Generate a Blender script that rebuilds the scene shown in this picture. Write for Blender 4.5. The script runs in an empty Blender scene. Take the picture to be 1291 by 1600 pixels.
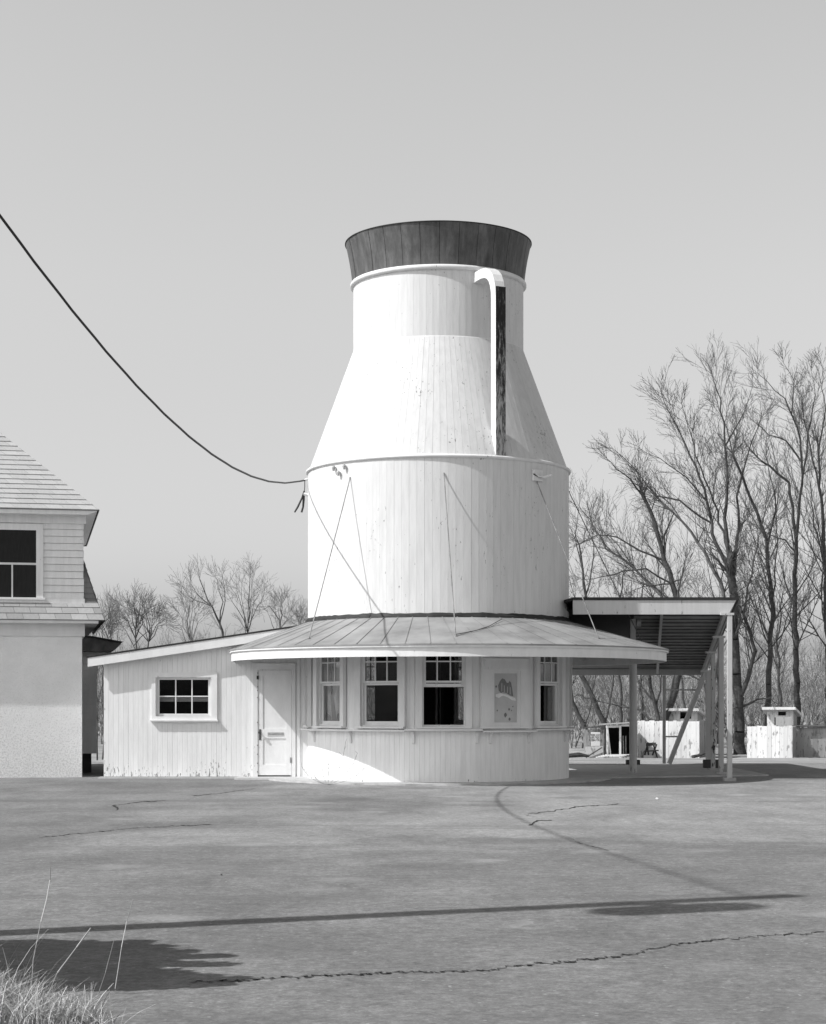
import bpy, math, random
import numpy as np
from mathutils import Vector
random.seed(7); np.random.seed(7)
C = bpy.context.scene.collection
sc = bpy.context.scene
D2R = math.radians
# ---------------------------------------------------------------- camera
EYE = 1.35; F = 2860.0
cam = bpy.data.cameras.new('camera'); camo = bpy.data.objects.new('camera', cam); C.objects.link(camo)
camo.location = (0, 0, EYE); camo.rotation_euler = (D2R(90), 0, 0)
cam.sensor_fit = 'HORIZONTAL'; cam.sensor_width = 36; cam.lens = F/1291*36
cam.shift_y = (1104-800)/1291; cam.clip_start = 0.1; cam.clip_end = 3000
sc.camera = camo
# ---------------------------------------------------------------- light
SUND = Vector((.632, .265, -.728)).normalized()           # travel direction of sunlight
w = bpy.data.worlds.new('World'); sc.world = w; w.use_nodes = True
nt = w.node_tree; nt.nodes.clear()
sky = nt.nodes.new('ShaderNodeTexSky'); sky.sky_type = 'NISHITA'; sky.sun_disc = False
sky.sun_elevation = math.asin(-SUND.z); sky.sun_rotation = math.atan2(-SUND.x, -SUND.y)
sky.air_density = 1.3; sky.dust_density = 3.2; sky.ozone_density = 1.0
bw = nt.nodes.new('ShaderNodeRGBToBW'); bg = nt.nodes.new('ShaderNodeBackground'); wo = nt.nodes.new('ShaderNodeOutputWorld')
# the film's grey sky: luminance of the sky texture, deeper towards the zenith
tcw = nt.nodes.new('ShaderNodeTexCoord'); sxw = nt.nodes.new('ShaderNodeSeparateXYZ'); mrw = nt.nodes.new('ShaderNodeMapRange'); mrw.interpolation_type = 'SMOOTHSTEP'
for i_, v_ in ((1, .42), (2, .8), (3, 1.0), (4, .12)): mrw.inputs[i_].default_value = v_
mw = nt.nodes.new('ShaderNodeMath'); mw.operation = 'MULTIPLY'
nt.links.new(tcw.outputs['Generated'], sxw.inputs[0]); nt.links.new(sxw.outputs[2], mrw.inputs[0])
nt.links.new(sky.outputs[0], bw.inputs[0]); mr2 = nt.nodes.new('ShaderNodeFloatCurve'); cv_ = mr2.mapping.curves[0]; mw2 = nt.nodes.new('ShaderNodeMath'); mw2.operation = 'MULTIPLY'
cv_.points[0].location = (0, .74); cv_.points[1].location = (1, .5)
for p_ in ((.03, .63), (.08, .50), (.14, .455), (.24, .485), (.36, .515)): cv_.points.new(*p_)
mr2.mapping.update(); mwd = nt.nodes.new('ShaderNodeMath'); mwd.operation = 'MULTIPLY'; mwd.inputs[1].default_value = 2; nt.links.new(mr2.outputs[0], mwd.inputs[0])
nt.links.new(sxw.outputs[2], mr2.inputs['Value']); nt.links.new(mwd.outputs[0], mw2.inputs[0]); nt.links.new(mrw.outputs[0], mw2.inputs[1])
nt.links.new(bw.outputs[0], mw.inputs[0]); nt.links.new(mw2.outputs[0], mw.inputs[1]); nt.links.new(mw.outputs[0], bg.inputs[0]); nt.links.new(bg.outputs[0], wo.inputs[0])
bg.inputs[1].default_value = .138
sl = bpy.data.lights.new('sun', 'SUN'); sl.energy = 2.85; sl.angle = D2R(.53); sl.color = (1, 1, 1)
so = bpy.data.objects.new('sun', sl); C.objects.link(so); so.rotation_euler = SUND.to_track_quat('-Z', 'Y').to_euler(); so.location = (-20, -10, 30)
sc.view_settings.view_transform = 'Standard'; sc.view_settings.look = 'None'; sc.view_settings.exposure = 0.66; sc.view_settings.gamma = 1

def px(x, y, Y):                                          # world point at depth Y seen at photo position x, y
    return Vector(((x-645.5)/F*Y, Y, EYE+(1104-y)/F*Y))
# ---------------------------------------------------------------- materials
def mat(name, rough=.8, spec=.3):
    m = bpy.data.materials.new(name); m.use_nodes = True
    b = m.node_tree.nodes['Principled BSDF']; b.inputs['Roughness'].default_value = rough
    b.inputs['Specular IOR Level'].default_value = spec
    return m, m.node_tree, b
def N(nt, t, **k):
    n = nt.nodes.new(t)
    for a, v in k.items():
        if a.startswith('i_'):
            n.inputs[a[2:].replace('_', ' ')].default_value = v
        else: setattr(n, a, v)
    return n
def g(v): return (v, v, v, 1)
def coords(nt, scale=(1, 1, 1), kind='Object'):
    tc = N(nt, 'ShaderNodeTexCoord'); mp = N(nt, 'ShaderNodeMapping'); mp.inputs['Scale'].default_value = scale
    nt.links.new(tc.outputs[kind], mp.inputs[0]); return mp.outputs[0]
def noise(nt, vec, scale, detail=4, rough=.6, dist=0):
    n = N(nt, 'ShaderNodeTexNoise'); n.inputs['Scale'].default_value = scale; n.inputs['Detail'].default_value = detail
    n.inputs['Roughness'].default_value = rough; n.inputs['Distortion'].default_value = dist
    nt.links.new(vec, n.inputs['Vector']); return n.outputs['Fac']
def ramp(nt, fac, stops):
    r = N(nt, 'ShaderNodeValToRGB'); e = r.color_ramp.elements
    while len(e) > 1: e.remove(e[-1])
    e[0].position = stops[0][0]; e[0].color = g(stops[0][1])
    for p, v in stops[1:]:
        k = e.new(p); k.color = g(v)
    nt.links.new(fac, r.inputs[0]); return r.outputs[0]
def mul(nt, a, b, op='MULTIPLY'):
    m = N(nt, 'ShaderNodeMath', operation=op)
    for i, v in enumerate((a, b)):
        if isinstance(v, (int, float)): m.inputs[i].default_value = v
        else: nt.links.new(v, m.inputs[i])
    return m.outputs[0]
def mix(nt, f, a, b):
    m = N(nt, 'ShaderNodeMix', data_type='RGBA')
    for i, v in ((0, f), (6, a), (7, b)):
        if isinstance(v, (int, float)): m.inputs[i].default_value = v if i == 0 else g(v)
        else: nt.links.new(v, m.inputs[i])
    return m.outputs[2]
def bump(nt, b, h, strength=.3, dist=.01):
    n = N(nt, 'ShaderNodeBump'); n.inputs['Strength'].default_value = strength; n.inputs['Distance'].default_value = dist
    nt.links.new(h, n.inputs['Height']); nt.links.new(n.outputs[0], b.inputs['Normal'])
def rnd_island(nt):
    return N(nt, 'ShaderNodeNewGeometry').outputs['Random Per Island']

def white_paint(name, base=.78, peel=.62, under=.16, lowdirt=0., var=.05, stretch=8, dirt_h=.35, fs=1.0):
    """old white paint on boards: streaks, flakes lifted to bare wood, grime near the ground"""
    m, nt, b = mat(name, .62, .25)
    v = coords(nt, (stretch, stretch, 1.0)); v1 = coords(nt)
    st = ramp(nt, noise(nt, v, 1.6, 5), [(.32, base*.89), (.62, base)])
    isl = ramp(nt, rnd_island(nt), [(0, 1-var), (1, 1)])
    col = N(nt, 'ShaderNodeMix', data_type='RGBA', blend_type='MULTIPLY'); col.inputs[0].default_value = 1
    nt.links.new(st, col.inputs[6]); nt.links.new(isl, col.inputs[7])
    big = noise(nt, coords(nt, (1.6, 1.6, .7)), 1.3, 4, .6)
    fl = noise(nt, coords(nt, (14*fs, 14*fs, 4.0*fs)), 2.0, 6, .68)
    f = mul(nt, fl, mul(nt, mul(nt, big, .6), .70, 'ADD'))
    if lowdirt > 0:
        sx = N(nt, 'ShaderNodeSeparateXYZ'); nt.links.new(v1, sx.inputs[0])
        mr = N(nt, 'ShaderNodeMapRange'); mr.inputs[1].default_value = dirt_h; mr.inputs[2].default_value = 0
        mr.inputs[3].default_value = 0; mr.inputs[4].default_value = lowdirt
        nt.links.new(sx.outputs[2], mr.inputs[0]); f = mul(nt, f, mr.outputs[0], 'ADD')
    pk = ramp(nt, f, [(peel+.055, 0), (peel+.075, 1)])
    edge = ramp(nt, f, [(peel+.03, 0), (peel+.055, 1)])
    c1 = mix(nt, mul(nt, edge, .25), col.outputs[2], base*.75)
    c2 = mix(nt, pk, c1, under)
    nt.links.new(c2, b.inputs['Base Color'])
    bump(nt, b, mix(nt, pk, noise(nt, coords(nt, (20, 20, 3)), 3, 4), 0.), .25, .006)
    return m
def plain(name, v, rough=.75, var=.25, scale=6, spec=.25, bmp=.2, stretch=(1, 1, 1)):
    m, nt, b = mat(name, rough, spec)
    c = coords(nt, stretch); n = noise(nt, c, scale, 6)
    nt.links.new(ramp(nt, n, [(.28, v*(1-var)), (.72, v*(1+var))]), b.inputs['Base Color'])
    bump(nt, b, noise(nt, c, scale*6, 4), bmp, .006); return m

M = {}
M['drum'] = white_paint('peeling_white_boards', .70, .62, .18, var=.035)
M['cone'] = white_paint('flaking_white_boards', .66, .605, .15, var=.035)
M['trim'] = white_paint('white_trim_paint', .78, .66, .2, stretch=3)
M['shed'] = white_paint('white_beadboard_paint', .82, .64, .22, lowdirt=.16, dirt_h=.42)
M['base'] = white_paint('white_base_paint', .84, .66, .2, lowdirt=.13, dirt_h=.14)
M['door'] = white_paint('white_door_paint', .80, .69, .15, stretch=2)
M['post'] = white_paint('grey_white_post_paint', .55, .61, .16, stretch=12, lowdirt=.1, dirt_h=.5)
M['decay'] = white_paint('badly_peeled_post_paint', .55, .47, .05, stretch=12, fs=.6)
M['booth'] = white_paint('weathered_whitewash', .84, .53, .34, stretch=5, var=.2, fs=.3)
M['booth_grey'] = white_paint('grey_and_shaded_whitewash', .42, .5, .2, stretch=5, var=.25, fs=.3)  # grey boards, and white booth sides with their shade put into the colour
M['handle_dark'] = white_paint('blackened_peeled_board', .035, .53, .45, stretch=6)
def handle_board():
    m, nt, b = mat('blackened_weathered_board', .8)
    c = coords(nt); sx = N(nt, 'ShaderNodeSeparateXYZ'); nt.links.new(c, sx.inputs[0])
    mr = N(nt, 'ShaderNodeMapRange'); mr.inputs[1].default_value = 8.4; mr.inputs[2].default_value = 5.8; mr.inputs[3].default_value = -.13; mr.inputs[4].default_value = .10
    nt.links.new(sx.outputs[2], mr.inputs[0])
    f = mul(nt, noise(nt, coords(nt, (16, 16, 3.5)), 1.6, 6, .7), mr.outputs[0], 'ADD')
    nt.links.new(ramp(nt, f, [(.36, .02), (.46, .06), (.52, .2), (.62, .42)]), b.inputs['Base Color']); return m
M['handle_dark'] = handle_board()
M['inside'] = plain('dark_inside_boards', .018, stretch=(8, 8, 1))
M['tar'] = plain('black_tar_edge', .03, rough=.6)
M['black'] = plain('black_rubber_wire', .02, rough=.5)
M['iron'] = plain('rusty_dark_iron', .06, rough=.6)
M['rod'] = plain('dull_steel_rod', .25, rough=.5, var=.5, scale=9)
M['rod_dark'] = plain('rusty_steel_rod', .12, rough=.5, var=.6, scale=9)
M['concrete'] = plain('old_concrete', .42, rough=.9, var=.25, scale=3)
M['block'] = plain('dark_concrete_block', .07, rough=.9)
M['roofmetal'] = plain('grey_painted_roof_metal', .27, rough=.6, var=.3, scale=1.6, stretch=(1, 1, 1))
M['corr'] = plain('corrugated_sheet_metal', .34, rough=.5, var=.2, scale=3)
M['darkceil'] = plain('near_black_boards', .02)
M['timber'] = plain('dark_old_timber', .10, var=.4, stretch=(1, 1, 1))
M['pole'] = plain('creosoted_pole_wood', .08, var=.4)
M['bark'] = plain('dark_bark', .07, rough=.95, var=.45, scale=9, bmp=.8)
M['bark_pale'] = plain('pale_bark', .17, rough=.95, var=.4, scale=9)
M['twig'] = plain('bare_twigs', .10, rough=.9, var=.3, scale=3)
M['twig_pale'] = plain('budding_twigs', .24, rough=.9, var=.3, scale=3)
M['brush'] = plain('grey_brush_twigs', .27, rough=.95, var=.5, scale=1.2)
def brush_mat():
    m, nt, b = mat('grey_brush_stems', .95)
    nt.links.new(ramp(nt, rnd_island(nt), [(0, .05), (.5, .2), (1, .42)]), b.inputs['Base Color']); return m
M['brush'] = brush_mat()
M['leaf'] = plain('evergreen_leaves', .06, rough=.7)
M['curtain'] = plain('pale_curtain_cloth', .75, rough=.95, var=.15)
M['paper'] = plain('pale_sign_board', .75, var=.06)
M['crack'] = plain('dirt_filled_crack', .03, var=.8, scale=9)
M['ink'] = plain('black_lettering', .03)
M['sticker'] = plain('grey_sign_plate', .5, var=.08)
M['grey_ink'] = plain('faded_lettering', .27)
M['shingle'] = None
def dry_grass():
    m, nt, b = mat('dry_grass_blades', .85)
    nt.links.new(ramp(nt, rnd_island(nt), [(0, .16), (.6, .42), (1, .75)]), b.inputs['Base Color']); return m
M['grass'] = dry_grass()
def shingles(name, v, var=.18):
    m, nt, b = mat(name, .9)
    i = ramp(nt, rnd_island(nt), [(0, v*(1-var)), (1, v*(1+var))])
    c = N(nt, 'ShaderNodeMix', data_type='RGBA', blend_type='MULTIPLY'); c.inputs[0].default_value = 1
    nt.links.new(i, c.inputs[6]); nt.links.new(ramp(nt, noise(nt, coords(nt, (3, 3, 1)), 9, 6), [(.3, .85), (.7, 1)]), c.inputs[7])
    nt.links.new(c.outputs[2], b.inputs['Base Color']); return m
M['shingle'] = shingles('grey_asphalt_shingles', .36)
M['roofshingle'] = shingles('pale_roof_shingles', .46, .08)
def stucco():
    m, nt, b = mat('rough_white_stucco', .95)
    c = coords(nt); n = noise(nt, c, 1.6, 9, .75)
    sp = noise(nt, c, 30, 4, .8); sx = N(nt, 'ShaderNodeSeparateXYZ'); nt.links.new(c, sx.inputs[0])
    mr = N(nt, 'ShaderNodeMapRange'); mr.inputs[1].default_value = 2.2; mr.inputs[2].default_value = 0; mr.inputs[3].default_value = 0; mr.inputs[4].default_value = .16
    nt.links.new(sx.outputs[2], mr.inputs[0])
    f = ramp(nt, mul(nt, sp, mr.outputs[0], 'ADD'), [(.6, 0), (.72, 1)])
    col = ramp(nt, n, [(.3, .76), (.7, .88)])
    nt.links.new(mix(nt, mul(nt, f, .45), col, .36), b.inputs['Base Color'])
    bump(nt, b, sp, .7, .02); return m
M['stucco'] = stucco()
def glass():
    m, nt, b = mat('old_window_glass', .06); b.inputs['Base Color'].default_value = g(1)
    tr = N(nt, 'ShaderNodeBsdfTransparent'); gl = N(nt, 'ShaderNodeBsdfGlossy'); gl.inputs['Roughness'].default_value = .03
    tr.inputs[0].default_value = g(.75)
    fr = N(nt, 'ShaderNodeFresnel'); fr.inputs[0].default_value = 1.5
    n = noise(nt, coords(nt), 2.2, 2); bp = N(nt, 'ShaderNodeBump'); bp.inputs['Strength'].default_value = .15; bp.inputs['Distance'].default_value = .02
    nt.links.new(n, bp.inputs['Height']); nt.links.new(bp.outputs[0], gl.inputs['Normal'])
    ms = N(nt, 'ShaderNodeMixShader'); nt.links.new(mul(nt, fr.outputs[0], .25), ms.inputs[0]); nt.links.new(tr.outputs[0], ms.inputs[1]); nt.links.new(gl.outputs[0], ms.inputs[2])
    nt.links.new(ms.outputs[0], nt.nodes['Material Output'].inputs[0]); return m
M['glass'] = glass()
def collar_mat():
    m, nt, b = mat('weathered_dark_sheet_collar', .6)
    v = coords(nt, (3, 3, .8)); n = noise(nt, v, 2.2, 8, .7)
    n2 = noise(nt, coords(nt, (1, 1, .25)), 7, 4)
    c = ramp(nt, mul(nt, mul(nt, n, .7), mul(nt, n2, .3), 'ADD'), [(.34, .06), (.5, .105), (.64, .165)])
    i = ramp(nt, rnd_island(nt), [(0, .82), (1, 1.0)])
    cc = N(nt, 'ShaderNodeMix', data_type='RGBA', blend_type='MULTIPLY'); cc.inputs[0].default_value = 1
    nt.links.new(c, cc.inputs[6]); nt.links.new(i, cc.inputs[7]); nt.links.new(cc.outputs[2], b.inputs['Base Color'])
    bump(nt, b, n, .3, .01); return m
M['collar'] = collar_mat()
def asphalt():
    m, nt, b = mat('old_grey_asphalt', .88, .25)
    c = coords(nt)
    big = noise(nt, coords(nt, (.28, .22, 1)), 1.0, 5, .6, .6)
    med = noise(nt, coords(nt, (.9, .45, 1)), 1.3, 7, .65)
    sx = N(nt, 'ShaderNodeSeparateXYZ'); nt.links.new(c, sx.inputs[0])
    def sm(v, a, b):
        r = N(nt, 'ShaderNodeMapRange', interpolation_type='SMOOTHSTEP'); r.inputs[1].default_value = a; r.inputs[2].default_value = b; nt.links.new(v, r.inputs[0]); return r.outputs[0]
    wob = mul(nt, mul(nt, big, -.5, 'ADD'), 14)
    worn = mul(nt, sm(mul(nt, sx.outputs[1], wob, 'ADD'), 16.5, 19.5), sm(mul(nt, sx.outputs[0], wob, 'ADD'), -4.5, 1.5))   # patch of older, paler paving
    col0 = ramp(nt, mul(nt, mul(nt, big, .5), mul(nt, med, .5), 'ADD'), [(.38, .135), (.5, .175), (.62, .22)])
    col1 = ramp(nt, mul(nt, mul(nt, big, .3), mul(nt, med, .7), 'ADD'), [(.36, .19), (.5, .245), (.62, .29)])
    col = mix(nt, worn, col0, col1)
    sp = noise(nt, c, 27, 5, .95)
    sp2 = noise(nt, c, 9, 5, .8)
    spk = ramp(nt, mul(nt, mul(nt, sp, .6), mul(nt, sp2, .4), 'ADD'), [(.34, .4), (.5, 1), (.64, 1.75)])
    cc = N(nt, 'ShaderNodeMix', data_type='RGBA', blend_type='MULTIPLY'); cc.inputs[0].default_value = 1
    nt.links.new(col, cc.inputs[6]); nt.links.new(spk, cc.inputs[7])
    vo = N(nt, 'ShaderNodeTexVoronoi'); vo.inputs['Scale'].default_value = 16; nt.links.new(c, vo.inputs['Vector'])
    fl = ramp(nt, vo.outputs['Distance'], [(.12, 1), (.17, 0)])
    vs = N(nt, 'ShaderNodeSeparateXYZ'); nt.links.new(vo.outputs['Color'], vs.inputs[0])
    fl = mul(nt, fl, ramp(nt, vs.outputs[0], [(.74, 0), (.76, 1)]))
    nn_ = N(nt, 'ShaderNodeTexNoise'); nn_.inputs['Scale'].default_value = 3; nt.links.new(c, nn_.inputs['Vector'])
    va = N(nt, 'ShaderNodeVectorMath', operation='MULTIPLY_ADD'); va.inputs[1].default_value = (.5, .5, 0); nt.links.new(nn_.outputs['Color'], va.inputs[0]); nt.links.new(c, va.inputs[2])
    v2 = N(nt, 'ShaderNodeTexVoronoi'); v2.inputs['Scale'].default_value = .95; nt.links.new(va.outputs[0], v2.inputs['Vector'])
    s2 = N(nt, 'ShaderNodeSeparateXYZ'); nt.links.new(v2.outputs['Color'], s2.inputs[0])
    pale = mul(nt, ramp(nt, v2.outputs['Distance'], [(.10, 1), (.30, 0)]), ramp(nt, s2.outputs[0], [(.45, 0), (.9, 1)]))
    oil = mul(nt, ramp(nt, v2.outputs['Distance'], [(.15, 1), (.5, 0)]), ramp(nt, s2.outputs[1], [(.8, 0), (.95, 1)]))       # pale scuffs
    tyre = ramp(nt, noise(nt, coords(nt, (.06, .5, 1)), 2.4, 4, .5, .4), [(.58, 0), (.66, 1)])
    c1 = mix(nt, mul(nt, pale, .55), cc.outputs[2], .36); c1 = mix(nt, mul(nt, oil, .4), c1, .08)
    c1 = mix(nt, mul(nt, tyre, .3), c1, .11)
    nt.links.new(mix(nt, mul(nt, fl, .35), c1, .6), b.inputs['Base Color'])
    bump(nt, b, sp, .5, .006); return m
M['asphalt'] = asphalt()
def dirt():
    m, nt, b = mat('pale_dirt_ground', .95)
    n = noise(nt, coords(nt, (.35, .8, 1)), 1.2, 8, .7)
    nt.links.new(ramp(nt, n, [(.32, .14), (.5, .3), (.7, .44)]), b.inputs['Base Color'])
    bump(nt, b, noise(nt, coords(nt), 8, 5), .8, .06); return m
M['dirt'] = dirt()

# ---------------------------------------------------------------- mesh helpers
class MB:
    def __init__(s): s.v = []; s.f = []; s.o = Vector((0, 0, 0))
    def add(s, vs, fs):
        k = len(s.v); s.v += [tuple(p) for p in vs]; s.f += [tuple(i+k for i in f) for f in fs]; return s
    def box(s, x0, x1, y0, y1, z0, z1, T=None):
        P = [(x, y, z) for z in (z0, z1) for y in (y0, y1) for x in (x0, x1)]
        if T: P = [T(*p) for p in P]
        return s.add(P, [(0, 2, 3, 1), (4, 5, 7, 6), (0, 1, 5, 4), (1, 3, 7, 5), (3, 2, 6, 7), (2, 0, 4, 6)])
    def beam(s, a, b, w, h, up=(0, 0, 1)):
        a = Vector(a); b = Vector(b); d = (b-a).normalized(); x = d.cross(Vector(up))
        if x.length < 1e-4: x = Vector((1, 0, 0))
        x.normalize(); u = x.cross(d)
        P = [q+x*i*w/2+u*j*h/2 for q in (a, b) for i, j in ((-1, -1), (1, -1), (1, 1), (-1, 1))]
        return s.add(P, [(3, 2, 1, 0), (4, 5, 6, 7), (0, 1, 5, 4), (1, 2, 6, 5), (2, 3, 7, 6), (3, 0, 4, 7)])
    def tube(s, pts, r, n=8, cap=True):
        pts = [Vector(p) for p in pts]; rs = r if isinstance(r, (list, tuple)) else [r]*len(pts)
        k = len(s.v); ref = Vector((0, 0, 1))
        for i, p in enumerate(pts):
            d = (pts[min(i+1, len(pts)-1)]-pts[max(i-1, 0)]).normalized()
            x = d.cross(ref)
            if x.length < .05: x = d.cross(Vector((0, 1, 0)))
            x.normalize(); y = d.cross(x)
            for j in range(n):
                a = 2*math.pi*j/n; s.v.append(tuple(p+(x*math.cos(a)+y*math.sin(a))*rs[i]))
        for i in range(len(pts)-1):
            for j in range(n):
                a = k+i*n+j; b = k+i*n+(j+1) % n; s.f.append((a, b, b+n, a+n))
        if cap:
            s.f.append(tuple(k+j for j in range(n))[::-1]); s.f.append(tuple(k+(len(pts)-1)*n+j for j in range(n)))
        return s
    def lathe(s, prof, c, a0=0, a1=360, n=96):
        k = len(s.v); m = len(prof); full = abs(a1-a0) >= 360; cols = n if full else n+1
        for i in range(cols):
            a = D2R(a0+(a1-a0)*i/n)
            for r, z in prof: s.v.append((c[0]+r*math.sin(a), c[1]-r*math.cos(a), z))
        for i in range(n):
            i2 = (i+1) % cols
            for j in range(m-1): s.f.append((k+i*m+j, k+i2*m+j, k+i2*m+j+1, k+i*m+j+1))
        return s
    def prism(s, poly, y0, y1):                            # polygon in x,z pushed through y
        n = len(poly); P = [(x, y0, z) for x, z in poly]+[(x, y1, z) for x, z in poly]
        return s.add(P, [tuple(range(n)), tuple(range(n, 2*n))[::-1]]+[(i, i+n, (i+1) % n+n, (i+1) % n) for i in range(n)])
    def build(s, name, m, parent=None, smooth=False, bevel=0):
        o = link(name, s.v, s.f, m, parent, smooth)
        if bevel:
            b = o.modifiers.new('bevel', 'BEVEL'); b.width = bevel; b.segments = 2; b.limit_method = 'ANGLE'
        return o
ORG = {}
def link(name, v, f, m, parent=None, smooth=False):
    v = np.array(v, dtype=np.float64).reshape(-1, 3)
    if parent is not None: v = v-np.array(ORG.get(parent.name, (0, 0, 0)))
    me = bpy.data.meshes.new(name); me.from_pydata(v.tolist(), [], f); me.materials.append(m)
    if smooth: me.shade_smooth()
    me.validate(); me.update()
    o = bpy.data.objects.new(name, me); C.objects.link(o)
    if parent is not None: o.parent = parent; ORG[o.name] = ORG.get(parent.name, (0, 0, 0))
    return o
def tag(o, label=None, cat=None, group=None, kind=None):
    for k, v in (('label', label), ('category', cat), ('group', group), ('kind', kind)):
        if v: o[k] = v
    return o
def thing(name, loc, label, cat, group=None):
    o = bpy.data.objects.new(name, None); C.objects.link(o); o.location = loc; o.empty_display_size = .2
    ORG[o.name] = tuple(loc); return tag(o, label, cat, group)
def copy_thing(o, dx, label=None):
    c = o.copy(); C.objects.link(c); c.location = Vector(o.location)+Vector(dx)
    if label: c['label'] = label
    for ch in o.children:
        d = ch.copy(); C.objects.link(d); d.parent = c
        for gch in ch.children:
            e = gch.copy(); C.objects.link(e); e.parent = d
    return c
def text(name, body, size, loc, m, parent, rot=(D2R(90), 0, 0), depth=.002, sx=1):
    cu = bpy.data.curves.new(name, 'FONT'); cu.body = body; cu.size = size; cu.extrude = depth
    cu.align_x = 'CENTER'; cu.align_y = 'CENTER'; cu.space_line = .9
    t = bpy.data.objects.new(name, cu); C.objects.link(t)
    dg = bpy.context.evaluated_depsgraph_get(); me = bpy.data.meshes.new_from_object(t.evaluated_get(dg))
    bpy.data.objects.remove(t); o = bpy.data.objects.new(name, me); C.objects.link(o); me.materials.clear(); me.materials.append(m)
    o.parent = parent; o.location = Vector(loc)-Vector(ORG[parent.name]); o.rotation_euler = rot; o.scale = (sx, 1, 1); return o

# ---------------------------------------------------------------- ground
GY = [-60, 44, 85, 95, 125, 190, 320, 700]; GZ = [0, 0, -1.03, -1.05, -.2, 4.2, 10.2, 13]
def gz(Y): return float(np.interp(Y, GY, GZ))
def grid(name, xs, ys, zf, m, **k):
    vs = [(x, y, zf(x, y)) for y in ys for x in xs]; n = len(xs)
    fs = [(j*n+i, j*n+i+1, (j+1)*n+i+1, (j+1)*n+i) for j in range(len(ys)-1) for i in range(n-1)]
    return tag(link(name, vs, fs, m, smooth=True), **k)
def lump(x, y): return .12*math.sin(x*.7+y*.31)*math.sin(y*.23)+.05*math.sin(x*1.9-y*.8)
grid('ground', list(np.linspace(-260, 260, 105)), [-60, -30, -10, 10, 25, 36, 44]+list(np.linspace(50, 700, 160)),
     lambda x, y: gz(y)-.02+(lump(x, y)*min(1, max(0, (y-95)/30))*3 if y > 95 else 0)+(lump(x*2, y*3)*.35 if 50 < y < 95 else 0), M['dirt'], kind='structure')
# asphalt sheet with ragged far edge
mb = MB(); xs = np.linspace(-60, 60, 241)
e = [43.5+.5*math.sin(x*.9)+.35*math.sin(x*2.7+1) + random.uniform(-.15, .15) for x in xs]
mb.add([(x, -50, 0) for x in xs]+[(x, 30, 0) for x in xs]+[(x, y, 0) for x, y in zip(xs, e)],
       [(j*241+i, j*241+i+1, (j+1)*241+i+1, (j+1)*241+i) for j in range(2) for i in range(240)])
tag(mb.build('asphalt_lot', M['asphalt']), kind='structure')
# cracks
def crack(pts, w, name='asphalt_crack'):
    mb = MB(); P = []
    for (x0, y0), (x1, y1) in zip(pts[:-1], pts[1:]):
        n = max(3, int(abs(x1-x0)/2.6))
        for i in range(n):
            t = i/n; P.append((x0+(x1-x0)*t, y0+(y1-y0)*t))
    P.append(pts[-1]); k = []; wk = 0
    for i, (x, y) in enumerate(P):
        Y = EYE*F/(y-1104); X = (x-645.5)/F*Y; wk = (wk*.6+random.uniform(-.06, .06)) if i % 3 else wk+random.uniform(-.05, .05); wk = max(-.08, min(.08, wk)); Y += wk*Y/14; X += random.uniform(-.02, .02)
        ww = w*random.choice((.4, .55, .8, 1.0, 1.3))*random.uniform(.6, 1.1)*(1 if 0 < i < len(P)-1 else .1)
        k.append((X, Y, ww))
    mb.add([(a, b-c, .004) for a, b, c in k]+[(a, b+c, .004) for a, b, c in k],
           [(i, i+1, i+1+len(k), i+len(k)) for i in range(len(k)-1)])
    tag(mb.build(name, M['crack']), kind='structure')
crack([(300, 1536), (420, 1530), (560, 1523), (690, 1519), (780, 1515), (820, 1508), (930, 1500), (980, 1492), (1040, 1478), (1130, 1468), (1291, 1457)], .015)
crack([(60, 1309), (130, 1302), (200, 1295), (330, 1288)], .04)
crack([(172, 1270), (184, 1264), (176, 1259), (212, 1254), (262, 1251)], .07)
crack([(300, 1244), (350, 1239), (402, 1232)], .06)
crack([(825, 1290), (838, 1284), (862, 1281)], .08)
crack([(824, 1277), (826, 1272), (860, 1268), (900, 1261), (970, 1257)], .05)
crack([(893, 1311), (900, 1316), (930, 1324), (955, 1331)], .03)
def streak(pts, w, m, name):
    k = []
    for (x0, y0), (x1, y1) in zip(pts[:-1], pts[1:]):
        for i in range(12):
            t = i/12; x = x0+(x1-x0)*t; y = y0+(y1-y0)*t; Y = EYE*F/(y-1104); k.append(((x-645.5)/F*Y, Y, w*random.uniform(.4, 1.1)))
    k[0] = (k[0][0], k[0][1], 0); k[-1] = (k[-1][0], k[-1][1], 0)
    MB_ = MB(); MB_.add([(a, b-c, .0035) for a, b, c in k]+[(a, b+c, .0035) for a, b, c in k], [(i, i+1, i+1+len(k), i+len(k)) for i in range(len(k)-1)])
    tag(MB_.build(name, m), kind='structure')
M['scuff'] = plain('pale_scuffed_asphalt', .21, rough=.9, var=.3, scale=20); M['tyre'] = plain('tyre_darkened_asphalt', .125, rough=.85, var=.2, scale=12)
# concrete aprons in front of and under the buildings
CX, CY, R = .474, 34.3, 2.44
mb = MB(); poly = []
for i in range(41):
    a = D2R(-78+i*4.2); r = 3.2+.03*math.sin(i*1.7); poly.append((CX+r*math.sin(a), CY-r*math.cos(a)*.97))
poly = [(-3.3, 34.9), (-3.3, 33.75), (-2.4, 33.55)]+poly+[(6.9, 35.5), (6.9, 41.5), (-1, 41.5)]
mb.add([(x, y, .03) for x, y in poly]+[(x, y, -.02) for x, y in poly], [tuple(range(len(poly)))]+[(i+len(poly), (i+1) % len(poly)+len(poly), (i+1) % len(poly), i) for i in range(len(poly))])
tag(mb.build('concrete_apron', M['concrete']), kind='structure')
mb = MB(); mb.box(-5.9, -3.3, 34.25, 34.6, -.02, .025)
tag(mb.build('concrete_apron', M['concrete']), kind='structure')

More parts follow.
